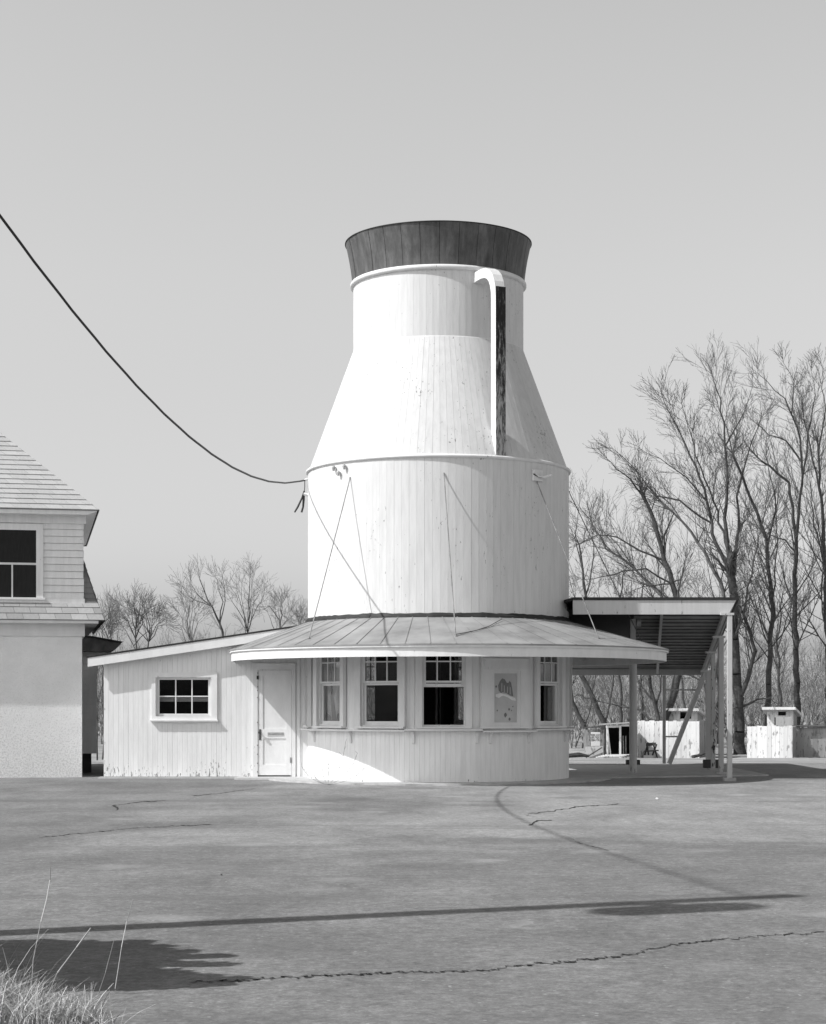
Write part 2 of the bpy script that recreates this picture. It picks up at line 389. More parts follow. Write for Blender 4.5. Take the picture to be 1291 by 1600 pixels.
# ---------------------------------------------------------------- the milk can building
can = thing('milk_can_building', (CX, CY, 0), 'white round wooden snack stand shaped like a giant milk can with dark flared collar', 'building')
def L(th):                                                # local frame on the drum: u sideways, v outward from radius R, z up
    a = D2R(th); n = (math.sin(a), -math.cos(a)); t = (math.cos(a), math.sin(a))
    return lambda u, v, z: (CX+(R+v)*n[0]+u*t[0], CY+(R+v)*n[1]+u*t[1], z)
def ring_boards(mb, n, rz, th, skip=None, gap=.0035, a_off=0, jit=.0022):
    for i in range(n):
        a0 = 360*i/n+a_off; a1 = a0+360/n; am = (a0+a1)/2; am = (am+180) % 360-180
        if skip and skip(am): continue
        j = random.uniform(-jit, jit); P = []
        for r, z in rz:
            gg = math.degrees(gap/r/2)
            for a, rr in ((a0+gg, r+j), (a1-gg, r+j+random.uniform(-1, 1)*jit*.5), (a1-gg, r-th), (a0+gg, r-th)):
                a = D2R(a); P.append((CX+rr*math.sin(a), CY-rr*math.cos(a), z))
        fs = []
        for k in range(len(rz)-1):
            b = 4*k; fs += [(b, b+1, b+5, b+4), (b+1, b+2, b+6, b+5), (b+2, b+3, b+7, b+6), (b+3, b, b+4, b+7)]
        e = 4*(len(rz)-1); fs += [(3, 2, 1, 0), (e, e+1, e+2, e+3)]
        mb.add(P, fs)
mb = MB(); ring_boards(mb, 112, [(R, 2.93), (R, 5.70)], .02, gap=.002, jit=.0013); mb.build('drum', M['drum'], can)
mb = MB(); mb.lathe([(R-.021, 2.9), (R-.021, 5.7)], (CX, CY), n=112); mb.build('drum_lining', M['trim'], can)
mb = MB(); ring_boards(mb, 112, [(R-.01, 5.72), (1.60, 7.97)], .02, gap=.0025, jit=.0016); mb.build('shoulder', M['cone'], can)
mb = MB(); mb.lathe([(R-.032, 5.72), (1.578, 7.97), (1.578, 9.2)], (CX, CY), n=112); mb.build('shoulder_lining', M['trim'], can)
mb = MB(); ring_boards(mb, 84, [(1.592, 7.95), (1.592, 9.24)], .018, gap=.0014, jit=.001); mb.build('neck', M['drum'], can)
mb = MB(); mb.lathe([(1.593, 7.945), (1.602, 7.965), (1.593, 7.985)], (CX, CY)); mb.build('neck_bead', M['trim'], can)
mb = MB(); mb.lathe([(R-.03, 5.745), (R+.012, 5.75), (R+.036, 5.735), (R+.04, 5.715), (R+.03, 5.695), (R+.002, 5.685), (R-.03, 5.685)], (CX, CY), n=128); mb.build('band', M['trim'], can, smooth=True)
mb = MB(); mb.lathe([(1.59, 9.165), (1.63, 9.17), (1.65, 9.19), (1.65, 9.225), (1.635, 9.25), (1.59, 9.255)], (CX, CY), n=128); mb.build('neck_moulding', M['trim'], can, smooth=True)
# flared dark collar: sheets
mb = MB(); prof = [(1.612, 9.25), (1.625, 9.38), (1.648, 9.55), (1.678, 9.72), (1.712, 9.88), (1.738, 9.985)]
for i in range(30):
    k = len(mb.v); j = random.uniform(-.004, .004)
    for s in range(5):
        a = D2R(i*12+.12+s*(12-.24)/4)
        for r, z in prof: mb.v.append((CX+(r+j)*math.sin(a), CY-(r+j)*math.cos(a), z+(random.uniform(-.006, .006) if z > 9.95 else 0)))
    for s in range(4):
        for q in range(5): mb.f.append((k+s*6+q, k+(s+1)*6+q, k+(s+1)*6+q+1, k+s*6+q+1))
mb.build('collar', M['collar'], can)
mb = MB(); mb.lathe([(1.56, 9.25), (1.58, 9.4), (1.70, 9.975), (1.75, 9.985), (1.75, 10.0), (1.70, 10.0), (1.68, 9.9), (0.01, 9.85)], (CX, CY), n=96); mb.build('collar_rim', M['tar'], can)
# handle
TH = 26.0; hl = L(TH)
path = [(-.93, 9.10), (-.75, 9.13), (-.55, 9.14), (-.38, 9.12), (-.24, 9.06), (-.13, 8.96), (-.06, 8.83), (-.03, 8.68), (-.02, 8.5)]
def sweep(mb, path, w, t, u0=0):
    k = len(mb.v); n = len(path)
    for i, (v, z) in enumerate(path):
        a = path[max(i-1, 0)]; b = path[min(i+1, n-1)]; dv, dz = b[0]-a[0], b[1]-a[1]; l = math.hypot(dv, dz); nv, nz = -dz/l, dv/l
        nv, nz = -nv, -nz
        for uu, q in ((-w/2, 0), (w/2, 0), (w/2, 1), (-w/2, 1)):
            mb.v.append(hl(u0+uu, v-nv*t*q, z-nz*t*q))
    for i in range(n-1):
        for j in range(4): mb.f.append((k+i*4+j, k+i*4+(j+1) % 4, k+i*4+4+(j+1) % 4, k+i*4+4+j))
    mb.f.append((k, k+1, k+2, k+3)); e = k+4*(n-1); mb.f.append((e, e+1, e+2, e+3))
mb = MB(); sweep(mb, [(v-(.012 if z > 8.7 else .0), z+(.0)) for v, z in path]+[(-.02, 7.5), (-.02, 6.6), (-.02, 5.76)], .19, -.17); mb.build('handle', M['trim'], can)
mb = MB()
mb.box(-.095, .095, -.018, .0, 5.76, 8.72, hl); hb = mb.build('handle_face_board', M['handle_dark'], can)
for v in hb.data.vertices: pass
mb = MB(); mb.box(-.115, .115, -.96, -.90, 8.98, 9.22, hl); mb.build('handle_plate', M['trim'], can)
# tar joint at the foot of the drum
mb = MB(); pr = []
mb.lathe([(R-.01, 2.99), (R+.02, 2.975), (R+.05, 2.93), (R+.06, 2.89)], (CX, CY), n=128)
for i, v in enumerate(mb.v): mb.v[i] = (v[0], v[1], v[2]+random.uniform(-.012, .014))
mb.build('tar_joint', M['tar'], can)
# lower wall: windows
WIN = [-83, -54, -25.5, 1.5, 28, 54.5, 81.5, 108, 135, 162, 189, 216]
def adiff(a, b): return abs((a-b+180) % 360-180)
mb = MB(); ring_boards(mb, 170, [(R, .03), (R, 1.0)], .02, gap=.002, jit=.001); mb.build('base_wall', M['base'], can)
mb = MB(); ring_boards(mb, 170, [(R, 1.0), (R, 2.62)], .02, skip=lambda a: any(adiff(a, t) < 9.5 for t in WIN), gap=.002)
mb.build('window_wall', M['base'], can)
mb = MB(); ring_boards(mb, 170, [(R, 2.62), (R, 2.95)], .02, gap=.002); mb.build('head_wall', M['base'], can)
mb = MB(); mb.lathe([(R-.03, .03), (R-.03, .98)], (CX, CY)); mb.lathe([(R-.03, 2.6), (R-.03, 2.9), (.01, 2.9)], (CX, CY))
ws = sorted((t+360) % 360 for t in WIN); ends = ws[1:]+[ws[0]+360]
for a, b in zip(ws, ends): mb.lathe([(R-.03, .98), (R-.03, 2.6)], (CX, CY), a+9.6, b-9.6, max(3, int((b-a)/6)))
mb.box(CX-1.2, CX-.05, CY+.6, CY+.64, .035, 2.3); mb.box(CX+.05, CX+.1, CY+.2, CY+1.6, .035, 2.3)
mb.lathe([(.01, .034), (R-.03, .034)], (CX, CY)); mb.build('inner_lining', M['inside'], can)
def window(th, lift=0.0, lower_glass=True):
    T = L(th); W = .38
    f = MB()
    f.box(-.49, -W, -.03, .035, 1.0, 2.62, T); f.box(W, .49, -.03, .035, 1.0, 2.62, T)
    f.box(-W, W, -.03, .035, 2.53, 2.62, T); f.box(-W-.1, W+.1, -.08, .07, .965, 1.0, T)
    f.box(-W-.001, -W+.03, -.16, -.031, 1.0, 2.53, T); f.box(W-.03, W+.001, -.16, -.031, 1.0, 2.53, T); f.box(-W, W, -.16, -.02, 2.49, 2.529, T); f.box(-W, W, -.14, -.03, 1.001, 1.03, T)
    fr = f.build('window', M['trim'], can)
    s = MB(); zb = 1.765; w = W-.031
    s.box(-w, -w+.035, -.065, -.03, zb, 2.49, T); s.box(w-.035, w, -.065, -.03, zb, 2.49, T)
    s.box(-w+.035, w-.035, -.065, -.03, zb, zb+.035, T); s.box(-w+.035, w-.035, -.065, -.03, 2.44, 2.49, T)
    for u in (-.115, .115): s.box(u-.011, u+.011, -.058, -.034, zb+.035, 2.44, T)
    s.box(-w+.035, w-.035, -.056, -.036, 2.125, 2.147, T)
    s.build('upper_sash', M['trim'], fr)
    s = MB(); z0 = 1.03+lift; z1 = 1.76+lift
    s.box(-w, -w+.04, -.11, -.07, z0, z1, T); s.box(w-.04, w, -.11, -.07, z0, z1, T)
    s.box(-w+.04, w-.04, -.11, -.07, z0, z0+.06, T); s.box(-w+.04, w-.04, -.11, -.07, z1-.035, z1, T)
    s.build('lower_sash', M['trim'], fr)
    p = MB(); p.box(-w+.02, w-.02, -.050, -.046, zb+.02, 2.46, T)
    if lower_glass: p.box(-w+.02, w-.02, -.092, -.088, z0+.03, z1-.02, T)
    p.build('pane', M['glass'], fr)
    return fr
for th in WIN:
    if th == 28: continue
    window(th, lift={1.5: .66, 54.5: .0}.get(th, 0), lower_glass=th not in (54.5, 1.5))
M['flap'] = plain('torn_pale_paper', .78, var=.1)
# blind panel at 28 degrees
T = L(28); f = MB()
f.box(-.49, -.30, -.03, .035, 1.0, 2.62, T); f.box(.30, .49, -.03, .035, 1.0, 2.62, T); f.box(-.30, .30, -.03, .035, 2.0, 2.62, T); f.box(-.5, .5, -.08, .07, .965, 1.0, T)
f.box(-.44, .44, .036, .058, 2.0, 2.17, T); f.box(-.47, .47, .036, .075, 2.17, 2.195, T)
f.box(-.30, -.235, -.028, .025, 1.0, 2.0, T); f.box(.235, .30, -.028, .025, 1.0, 2.0, T); f.box(-.235, .235, -.028, .025, 1.0, 1.07, T); f.box(-.235, .235, -.028, .025, 1.93, 2.0, T)
bp = f.build('menu_panel', M['trim'], can)
f = MB(); f.box(-.235, .235, -.02, -.004, 1.07, 1.93, T); f.build('poster_remnant', plain('weathered_poster_paper', .5, var=.12, scale=3), bp)
def ragged(mb, pts, T, v0, v1):
    n = len(pts); mb.add([T(u, v1, z) for u, z in pts]+[T(u, v0, z) for u, z in pts], [tuple(range(n))]+[(i, (i+1) % n, (i+1) % n+n, i+n) for i in range(n)])
f = MB(); ragged(f, [(-.2, 1.56), (-.1, 1.585), (-.06, 1.575), (.03, 1.56), (.1, 1.53), (.2, 1.50), (.22, 1.45), (.14, 1.46), (.05, 1.51), (-.03, 1.54), (-.08, 1.53), (-.13, 1.50), (-.2, 1.52)], T, -.004, .006); f.build('torn_paper_flap', M['flap'], bp)
M['worn'] = plain('bare_grey_board', .2, var=.3, stretch=(6, 6, 1))
f = MB(); ragged(f, [(-.13, 1.63), (-.14, 1.72), (-.10, 1.80), (-.06, 1.845), (-.01, 1.83), (.03, 1.77), (.06, 1.76), (.09, 1.80), (.12, 1.77), (.145, 1.66), (.165, 1.53), (.10, 1.545), (.03, 1.585), (-.05, 1.60), (-.09, 1.59)], T, -.004, .001); f.build('bare_board', M['worn'], bp)
for u, a, b in ((-.07, 1.61, 1.76), (-.02, 1.60, 1.72), (.045, 1.59, 1.70), (.10, 1.56, 1.69)):
    f = MB(); f.box(u-.006, u+.006, .0012, .004, a, b, T); f.build('paper_strip', M['sticker'], bp)
for u, z, r in ((.01, 1.2, .03), (.09, 1.13, .025), (.08, 1.3, .018), (.13, 1.28, .01), (-.18, 1.7, .02), (.16, 1.35, .012), (-.16, 1.28, .014)):
    f = MB(); ragged(f, [(u+r*math.cos(a)*random.uniform(.6, 1.2), z+1.3*r*math.sin(a)*random.uniform(.6, 1.2)) for a in [k*.9 for k in range(7)]], T, -.004, .0015); f.build('worn_spot', M['worn'], bp)
# counter shelves and brackets
def arc_shelf(a0, a1, z, d, t=.028):
    mb = MB(); mb.lathe([(R-.02, z), (R+d, z), (R+d, z+t), (R-.02, z+t), (R-.02, z)], (CX, CY), a0, a1, 24)
    for a in (a0, a1):
        T = L(a); k = len(mb.v); mb.add([T(0, -.02, z), T(0, d, z), T(0, d, z+t), T(0, -.02, z+t)], [(0, 1, 2, 3)])
    mb.build('counter_shelf', M['trim'], can)
arc_shelf(-86, -14, .915, .14); arc_shelf(-13.8, 16.5, .93, .16); arc_shelf(17, 42, .90, .15); arc_shelf(42.2, 118, .925, .14)
for a in (-68, -40, -11, 15, 21, 40, 70, 92):
    T = L(a); mb = MB(); P = [(0.0, .70), (.03, .71), (.04, .80), (.07, .87), (.12, .90), (0.0, .90)]
    mb.add([T(-.02, v+.003, z) for v, z in P]+[T(.02, v+.003, z) for v, z in P], [tuple(range(6))[::-1], tuple(range(6, 12))]+[(i, (i+1) % 6, (i+1) % 6+6, i+6) for i in range(6)])
    mb.build('bracket', M['trim'], can)
# awning roof
AX, AY, AR = .66, 34.15, 4.02
ZT, ZE = 2.92, 2.405
def aw(a, t, dz=0):                                       # t 0 at the drum .. 1 at the eave
    a = D2R(a); n = (math.sin(a), -math.cos(a)); p0 = (CX+R*n[0], CY+R*n[1]); p1 = (AX+AR*n[0], AY+AR*n[1])
    return Vector((p0[0]+(p1[0]-p0[0])*t, p0[1]+(p1[1]-p0[1])*t, ZT+(ZE-ZT)*t+dz))
A0, A1, NS = -95, 168, 44
def fan(mb, ts, a0, a1, n, closed=False):
    k = len(mb.v); m = len(ts)
    for i in range(n+1):
        a = a0+(a1-a0)*i/n
        for t, dz in ts: mb.v.append(tuple(aw(a, t, dz)))
    for i in range(n):
        for j in range(m-1 if not closed else m):
            j2 = (j+1) % m; mb.f.append((k+i*m+j, k+(i+1)*m+j, k+(i+1)*m+j2, k+i*m+j2))
mb = MB()
for s in range(NS):
    a = A0+(A1-A0)*s/NS; b = A0+(A1-A0)*(s+1)/NS; o = random.uniform(-.001, .001)
    fan(mb, [(0, o), (1.034, o), (1.034, -.025+o), (0, -.025+o)], a+.015, b-.015, 3, True)
    k = len(mb.v)
rf = mb.build('awning_roof', M['roofmetal'], can)
mb = MB()
for s in range(NS+1):
    a = A0+(A1-A0)*s/NS; mb.beam(aw(a, .01, .008), aw(a, 1.034, .008), .012, .004)
mb.build('seam', M['roofmetal'], rf)
mb = MB(); fan(mb, [(1.0, -.028), (1.028, -.028), (1.028, -.058), (1.0, -.058)], A0, A1, 96, True); mb.build('drip_edge', M['trim'], can)
mb = MB(); fan(mb, [(.995, -.066), (1.008, -.066), (1.008, -.225), (.995, -.225)], A0, A1, 96, True); mb.build('fascia', M['trim'], can)
mb = MB(); fan(mb, [(.02, -.13), (.993, -.05)], A0, A1, 96); mb.build('soffit', M['post'], can)
mb = MB()
for s in range(0, NS, 2):
    a = A0+(A1-A0)*(s+.5)/NS; mb.beam(aw(a, .04, -.165), aw(a, .98, -.11), .04, .07)
mb.build('rafter', M['post'], can)
mb = MB(); mb.tube([aw(a, .86, -.19+.006*math.sin(a)) for a in range(-90, 100, 4)], .010, 6); mb.build('conduit', M['trim'], can)
for a in (-71, -38, -9, 14, 45, 60):
    mb = MB(); p = aw(a, .86, -.19); mb.box(p.x-.05, p.x+.05, p.y-.02, p.y+.02, p.z-.03, p.z+.05); mb.build('conduit_clip', M['trim'], can)
# left end of the awning where it meets the shed
# guy rods
for i, (a, zt) in enumerate(((-40.5, 5.42), (1.5, 5.42), (45, 5.38), (88, 5.38))):
    top = Vector(L(a)(0, .01, zt)); foot = aw(a, {0: .80}.get(i, .77), .01)
    mb = MB(); mb.tube([top, top+Vector((0, 0, -.03))+(foot-top)*.01, foot], .0095, 6)
    mb.tube([foot+Vector((0, 0, .005)), foot+Vector((0, 0, -.02))], .03, 8)
    mb.build('guy_rod', M['rod'] if i != 3 else M['rod_dark'], can)
mb = MB(); w0 = aw(1.5, .77, .03); mb.tube([w0, aw(8, .6, .02), aw(14, .42, .02), aw(23, .15, .03)], .006, 5); mb.build('loose_wire', M['black'], can)
# insulators and a lamp bracket high on the drum
for a in (-49.5, -43, -46.5):
    T = L(a); mb = MB(); z = 5.62 if a != -46.5 else 5.52
    mb.tube([T(0, 0, z), T(0, .05, z)], .012, 6); mb.tube([T(0, .05, z+.03), T(0, .05, z), T(0, .05, z-.06)], [.02, .035, .02], 8); mb.build('insulator', M['concrete'], can)
T = L(44.5); mb = MB(); mb.box(-.10, .14, 0, .05, 5.36, 5.56, T); bx = mb.build('junction_board', M['trim'], can, bevel=.004)
mb = MB(); mb.tube([T(-.11, .06, 5.50), T(0, .07, 5.44), T(.12, .10, 5.43), T(.24, .16, 5.47)], [.014, .014, .02, .025], 8); mb.build('lamp_arm', M['trim'], bx)
mb = MB(); mb.tube([T(-.12, .055, 5.47), T(-.02, .06, 5.44), T(.1, .06, 5.43)], .009, 6); mb.build('wire', M['black'], bx)

# ---------------------------------------------------------------- lean-to shed with door
SY = 34.5
shed = thing('lean_to_shed', (-4.5, SY, 0), 'low white beadboard shed with sloping roof and six pane window, joined to the milk can', 'shed')
def roofz(x): return 2.285+.147*(x+6.10)
WX0, WX1, WZ0, WZ1 = -4.85, -3.80, 1.165, 1.90
DX0, DX1, DZ = -2.925, -2.285, 2.03
mb = MB(); x = -5.83
while x < -1.95:
    x2 = min(x+.092, -1.93); zt = roofz(x)-.16; xm = (x+x2)/2; z0 = .03
    seg = [(z0, zt)]
    if WX0-.02 < xm < WX1+.02: seg = [(z0, WZ0), (WZ1, zt)]
    if DX0 < xm < DX1: seg = [(DZ, zt)]
    for a, b in seg:
        o = random.uniform(-.0015, .0015); mb.box(x+.0007, x2-.0007, SY+o*.6, SY+.02, a, b)
    x += .0925
mb.build('front_wall', M['shed'], shed)
mb = MB()                                                 # sheathing behind the boards, with its openings
for a, b, c, d in ((-5.83, WX0, .03, 2.1), (WX1, DX0, .03, 2.4), (WX0, WX1, .03, WZ0), (WX0, WX1, WZ1, 2.25), (DX1, -1.9, .03, 2.5), (DX0, DX1, DZ, 2.5)): mb.box(a+.001, b-.001, SY+.021, SY+.04, c, d)
mb.build('sheathing', M['trim'], shed)
mb = MB(); mb.prism([(-5.83, .03), (-5.80, .03), (-5.80, roofz(-5.8)-.1), (-5.83, roofz(-5.83)-.1)], SY+.021, 38.6)
mb.prism([(-5.8, .03), (-1.2, .03), (-1.2, 2.85), (-5.8, 2.2)], 38.57, 38.6); mb.build('side_wall', M['shed'], shed)
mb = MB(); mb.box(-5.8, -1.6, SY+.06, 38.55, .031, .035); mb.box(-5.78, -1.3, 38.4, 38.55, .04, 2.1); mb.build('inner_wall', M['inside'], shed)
mb = MB(); mb.prism([(-6.12, 2.262), (-1.5, 2.262+.147*4.62), (-1.5, 2.292+.147*4.62), (-6.12, 2.292)], SY-.2, 38.9); mb.build('roof', M['tar'], shed)
mb = MB(); mb.prism([(-6.10, 2.095), (-2.2, 2.095+.147*3.9), (-2.2, 2.262+.147*3.9), (-6.10, 2.262)], SY-.19, SY-.155); mb.build('fascia_board', M['trim'], shed)
mb = MB(); mb.prism([(-6.08, 2.23), (-2.2, 2.23+.147*3.88), (-2.2, 2.25+.147*3.88), (-6.08, 2.25)], SY-.154, SY+.0); mb.build('soffit', M['trim'], shed)
# window
f = MB(); y0 = SY-.032
f.box(-4.925, WX0, y0, SY-.001, 1.10, 1.99); f.box(WX1, -3.69, y0, SY-.001, 1.10, 1.99); f.box(WX0, WX1, y0, SY-.001, WZ1, 1.99)
f.box(-4.95, -3.67, SY-.075, SY-.001, 1.07, 1.10); f.box(WX0, WX1, SY-.001, SY+.09, WZ0-.02, WZ0+.0); f.box(WX0, WX0+.02, SY, SY+.09, WZ0, WZ1); f.box(WX1-.02, WX1, SY, SY+.09, WZ0, WZ1)
f.box(WX0, WX1, y0, SY, 1.10, WZ0)
f.prism([(-4.9, 1.068), (-4.3, 1.03), (-3.72, 1.068)], SY-.03, SY-.001)
wf = f.build('window', M['trim'], shed)
s = MB(); a, b, c, d = WX0+.02, WX1-.02, WZ0, WZ1; y = SY+.03
s.box(a, a+.045, y, y+.035, c, d); s.box(b-.045, b, y, y+.035, c, d); s.box(a+.045, b-.045, y, y+.035, c, c+.05); s.box(a+.045, b-.045, y, y+.035, d-.045, d)
wd = (b-a-.09)/3
for k in (1, 2): s.box(a+.045+wd*k-.011, a+.045+wd*k+.011, y+.004, y+.03, c+.05, d-.045)
zm = (c+d)/2+.01; s.box(a+.045, b-.045, y+.006, y+.028, zm-.01, zm+.01); s.build('sash', M['trim'], wf)
s = MB(); s.box(a+.03, b-.03, y+.014, y+.018, c+.03, d-.03); s.build('pane', M['glass'], wf)
s = MB(); s.box(a-.05, b+.05, y+.14, y+.16, zm-.10, zm-.015); tag(s.build('inner_rail', M['trim'], wf), label='white rail seen through the lower panes')
# door
f = MB()
f.box(-3.02, DX0, SY-.03, SY-.001, .03, 2.14); f.box(DX1, -2.215, SY-.03, SY-.001, .03, 2.14); f.box(DX0, DX1, SY-.03, SY-.001, DZ+.015, 2.14)
f.box(-3.04, -2.195, SY-.045, SY-.001, 2.14, 2.165)
df = f.build('door_frame', M['trim'], shed)
s = MB(); y = SY-.018; a, b = DX0+.006, DX1-.006
pa, pb = a+.09, b-.10
s.box(a, pa, y, y+.04, .055, DZ); s.box(pb, b, y, y+.04, .055, DZ)
s.box(pa, pb, y, y+.04, .055, .25); s.box(pa, pb, y, y+.04, .75, .93); s.box(pa, pb, y, y+.04, 1.94, DZ)
dr = s.build('door', M['door'], shed)
s = MB(); s.box(pa, pb, y+.014, y+.03, .25, .75); s.build('door_panel', M['door'], dr)
s = MB(); s.box(pa, pb, y+.014, y+.03, .93, 1.94); s.build('door_panel', M['door'], dr)
s = MB(); s.box(a+.02, a+.055, y-.008, y, .72, .92); s.tube([(a+.037, y-.008, .86), (a+.037, y-.03, .86), (a+.037, y-.05, .86), (a+.037, y-.07, .86)], [.012, .012, .03, .022], 10); s.build('door_handle', M['iron'], dr)
s = MB(); s.box(pa+.09, pa+.09+.30, y-.006, y-.001, .795, .868); sg = s.build('no_admittance_plate', M['sticker'], dr)
text('lettering', 'NO ADMITTANCE', .044, (pa+.24, y-.008, .832), M['grey_ink'], sg, sx=.82)
for z, h in ((1.83, .1), (1.28, .05), (.34, .1)):
    s = MB(); s.box(b-.025, b+.012, y-.016, y-.004, z-h/2, z+h/2); s.build('hinge', M['trim'] if z > .4 else M['rod'], dr)
for z in (1.98, 1.72, 1.65, 1.52, 1.05, .62, .45, .28, .12): s = MB(); s.box(DX0-.012, DX0+.003, SY-.036, SY-.030, z-.008, z+.008); s.build('nail_head', M['iron'], df)
s = MB(); s.box(DX0-.02, DX0+.02, SY-.04, SY-.031, 1.86, 1.93); s.build('hasp', M['iron'], df)
mb = MB(); mb.box(-2.185, -2.13, SY-.025, SY-.001, .03, 2.5); mb.build('batten', M['trim'], shed)

# ---------------------------------------------------------------- carport pavilion behind
cp = thing('carport', (5, 37, 0), 'open carport with corrugated roof on white posts behind the round stand', 'carport')
def cz(Y): return 3.30-(Y-33.2)*.108
def cxr(Y): return 5.86+(Y-33.2)*.105
def cxl(Y): return 3.0 if Y < 34.6 else max(1.0, 3.0-(Y-34.6)*.9)
mb = MB(); ys = np.arange(33.3, 42.6, .033); V = []
for Y in ys:
    z = cz(Y)-.055-.03*math.cos(Y*2*math.pi/.18)
    V += [(cxl(Y)+.02, Y, z), (cxr(Y)-.03, Y, z)]
n = len(ys); mb.add(V+[(a, b, c+.012) for a, b, c in V], [(2*i, 2*i+1, 2*i+3, 2*i+2) for i in range(n-1)]+[(2*n+2*i+2, 2*n+2*i+3, 2*n+2*i+1, 2*n+2*i) for i in range(n-1)])
mb.build('corrugated_roof', M['corr'], cp)
def czs(Y, d): return cz(Y)+d
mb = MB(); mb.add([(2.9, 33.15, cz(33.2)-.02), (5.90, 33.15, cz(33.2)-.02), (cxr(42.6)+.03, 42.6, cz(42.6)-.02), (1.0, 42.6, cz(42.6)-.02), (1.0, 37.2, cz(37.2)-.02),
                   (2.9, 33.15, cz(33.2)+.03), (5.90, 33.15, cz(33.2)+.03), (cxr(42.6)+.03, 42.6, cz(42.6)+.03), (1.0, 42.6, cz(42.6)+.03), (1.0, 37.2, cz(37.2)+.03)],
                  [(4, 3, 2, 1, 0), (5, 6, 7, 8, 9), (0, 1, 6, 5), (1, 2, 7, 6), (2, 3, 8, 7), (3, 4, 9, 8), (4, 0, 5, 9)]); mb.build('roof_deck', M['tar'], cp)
mb = MB(); Y = 33.6
while Y < 42.2:
    if Y < 34.6: xa_ = 4.1
    else: xa_ = 4.1+(Y-33.3)*.1
    mb.box(xa_, cxr(Y)-.1, Y, Y+.04, cz(Y)-.112, cz(Y)-.09); Y += .44
mb.build('rib_shade_strips', M['timber'], cp)  # added dark strips, standing in for shade lines along the sheet's ribs
fb = MB(); z = cz(33.2); fb.prism([(2.9, z-.28), (5.72, z-.28), (5.86, z-.02), (2.9, z-.02)], 33.17, 33.21); fb.build('fascia_board', M['post'], cp)
mb = MB(); mb.beam((5.80, 33.2, cz(33.2)-.08), (cxr(42.5)-.03, 42.5, cz(42.5)-.08), .03, .1); mb.build('barge_board', M['post'], cp)
mb = MB(); mb.beam((5.70, 33.25, cz(33.2)-.17), (cxr(42.4)-.12, 42.4, cz(42.4)-.17), .06, .09); mb.build('side_beam', M['post'], cp)
mb = MB(); mb.beam((1.0, 42.45, cz(42.4)-.16), (cxr(42.4)-.05, 42.45, cz(42.4)-.16), .08, .14); mb.build('rear_beam', M['post'], cp)
mb = MB(); mb.beam((4.53, 33.3, cz(33.3)-.15), (5.65, 42.3, cz(42.3)-.15), .05, .12); mb.build('rafter', M['post'], cp)
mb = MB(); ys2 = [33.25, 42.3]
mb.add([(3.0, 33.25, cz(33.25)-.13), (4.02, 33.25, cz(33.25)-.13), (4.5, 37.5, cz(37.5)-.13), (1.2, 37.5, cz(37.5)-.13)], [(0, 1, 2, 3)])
mb.build('shade_panel', M['darkceil'], cp)  # near-black sheet stands in for deep shade under the roof's left part
def post(x, Y, w, top, m='post', foot=True, cap=True, x2=None):
    o = MB().box(x-w/2, x+w/2, Y-w/2, Y+w/2, .03, top).build('post', M[m], cp, bevel=.006)
    if foot: MB().box(x-w/2-.06, x+w/2+.06, Y-w/2-.05, Y+w/2+.05, .0, .06).build('post_foot', M['concrete'], o)
    if cap: MB().box(x-w/2-.12, x+w/2+.03, Y-w/2-.01, Y+w/2+.01, top, top+.04).build('post_cap', M['post'], o)
post((1141-645.5)/F*33.1, 33.15, .088, cz(33.15)-.30)
post((1127-645.5)/F*36, 36, .095, cz(36)-.30)
post((1117-645.5)/F*38, 38.2, .085, cz(38.2)-.30, 'decay')
post((1107-645.5)/F*41.3, 41.3, .11, cz(41.3)-.30, foot=False)
post((1038-645.5)/F*42.3, 42.3, .07, cz(42.3)-.25, foot=False, cap=False)
post((988-645.5)/F*34.6, 34.6, .11, 3.05, foot=False, cap=False) if False else None
o = MB().box(4.10, 4.20, 34.5, 34.6, 2.45, 3.0).build('short_post', M['post'], cp)
o = MB().tube([(4.22, 34.55, 2.93), (4.30, 34.55, 2.93)], .07, 12).build('lamp_housing', M['post'], cp)
a = px(1102, 1042, 42.0); b = px(1046, 1197, 42.0); a.z = min(a.z, cz(42)-.22)
MB().beam((a.x, 42.0, a.z), (b.x, 42.0, .04), .09, .16, up=(0, 1, 0)).build('brace', M['post'], cp)
for y, x1, x2 in ((1078, 1040, 1092), (1151, 1040, 1062)):
    p = px(x1, y, 42.1); q = px(x2, y, 42.1); MB().beam(p, q, .03, .035).build('cross_tie', M['post'], cp)
# round column under the awning
p = thing('round_column', ((989.5-645.5)/F*36.2, 36.2, 0), 'slim round white column under the awning edge, right of the round stand', 'column')
MB().tube([(p.location.x, 36.2, .03), (p.location.x, 36.2, 2.36)], .075, 20).build('shaft', M['post'], p, smooth=False)
MB().box(p.location.x-.1, p.location.x+.2, 36.1, 36.3, 2.36, 2.42).build('bearing_plate', M['post'], p)
# concrete blocks
def block(x, y, w, lab, Y0, h=.2):
    t = MB().box(x-w/2, x+w/2, Y0-.1, Y0+.1, .03, .03+h).build('concrete_block', M['block'], bevel=.01); return tag(t, lab, 'block', 'loose concrete blocks')
block((990-645.5)/F*41.5, 0, .31, 'dark concrete block lying behind the round column', 41.6, .11)
block((1109-645.5)/F*39.6, 0, .36, 'dark concrete block against the peeled carport post', 39.3, .18)
t = MB(); t.beam(px(1080, 1216, 34.5)+Vector((0, 0, 0)), px(1096, 1216, 34.5), .03, .02)
for v in range(len(t.v)): t.v[v] = (t.v[v][0], t.v[v][1]+1.5, t.v[v][2]+.02)
tag(t.build('wood_scrap', M['paper']), 'pale wood scrap on the shaded ground under the carport', 'scrap')

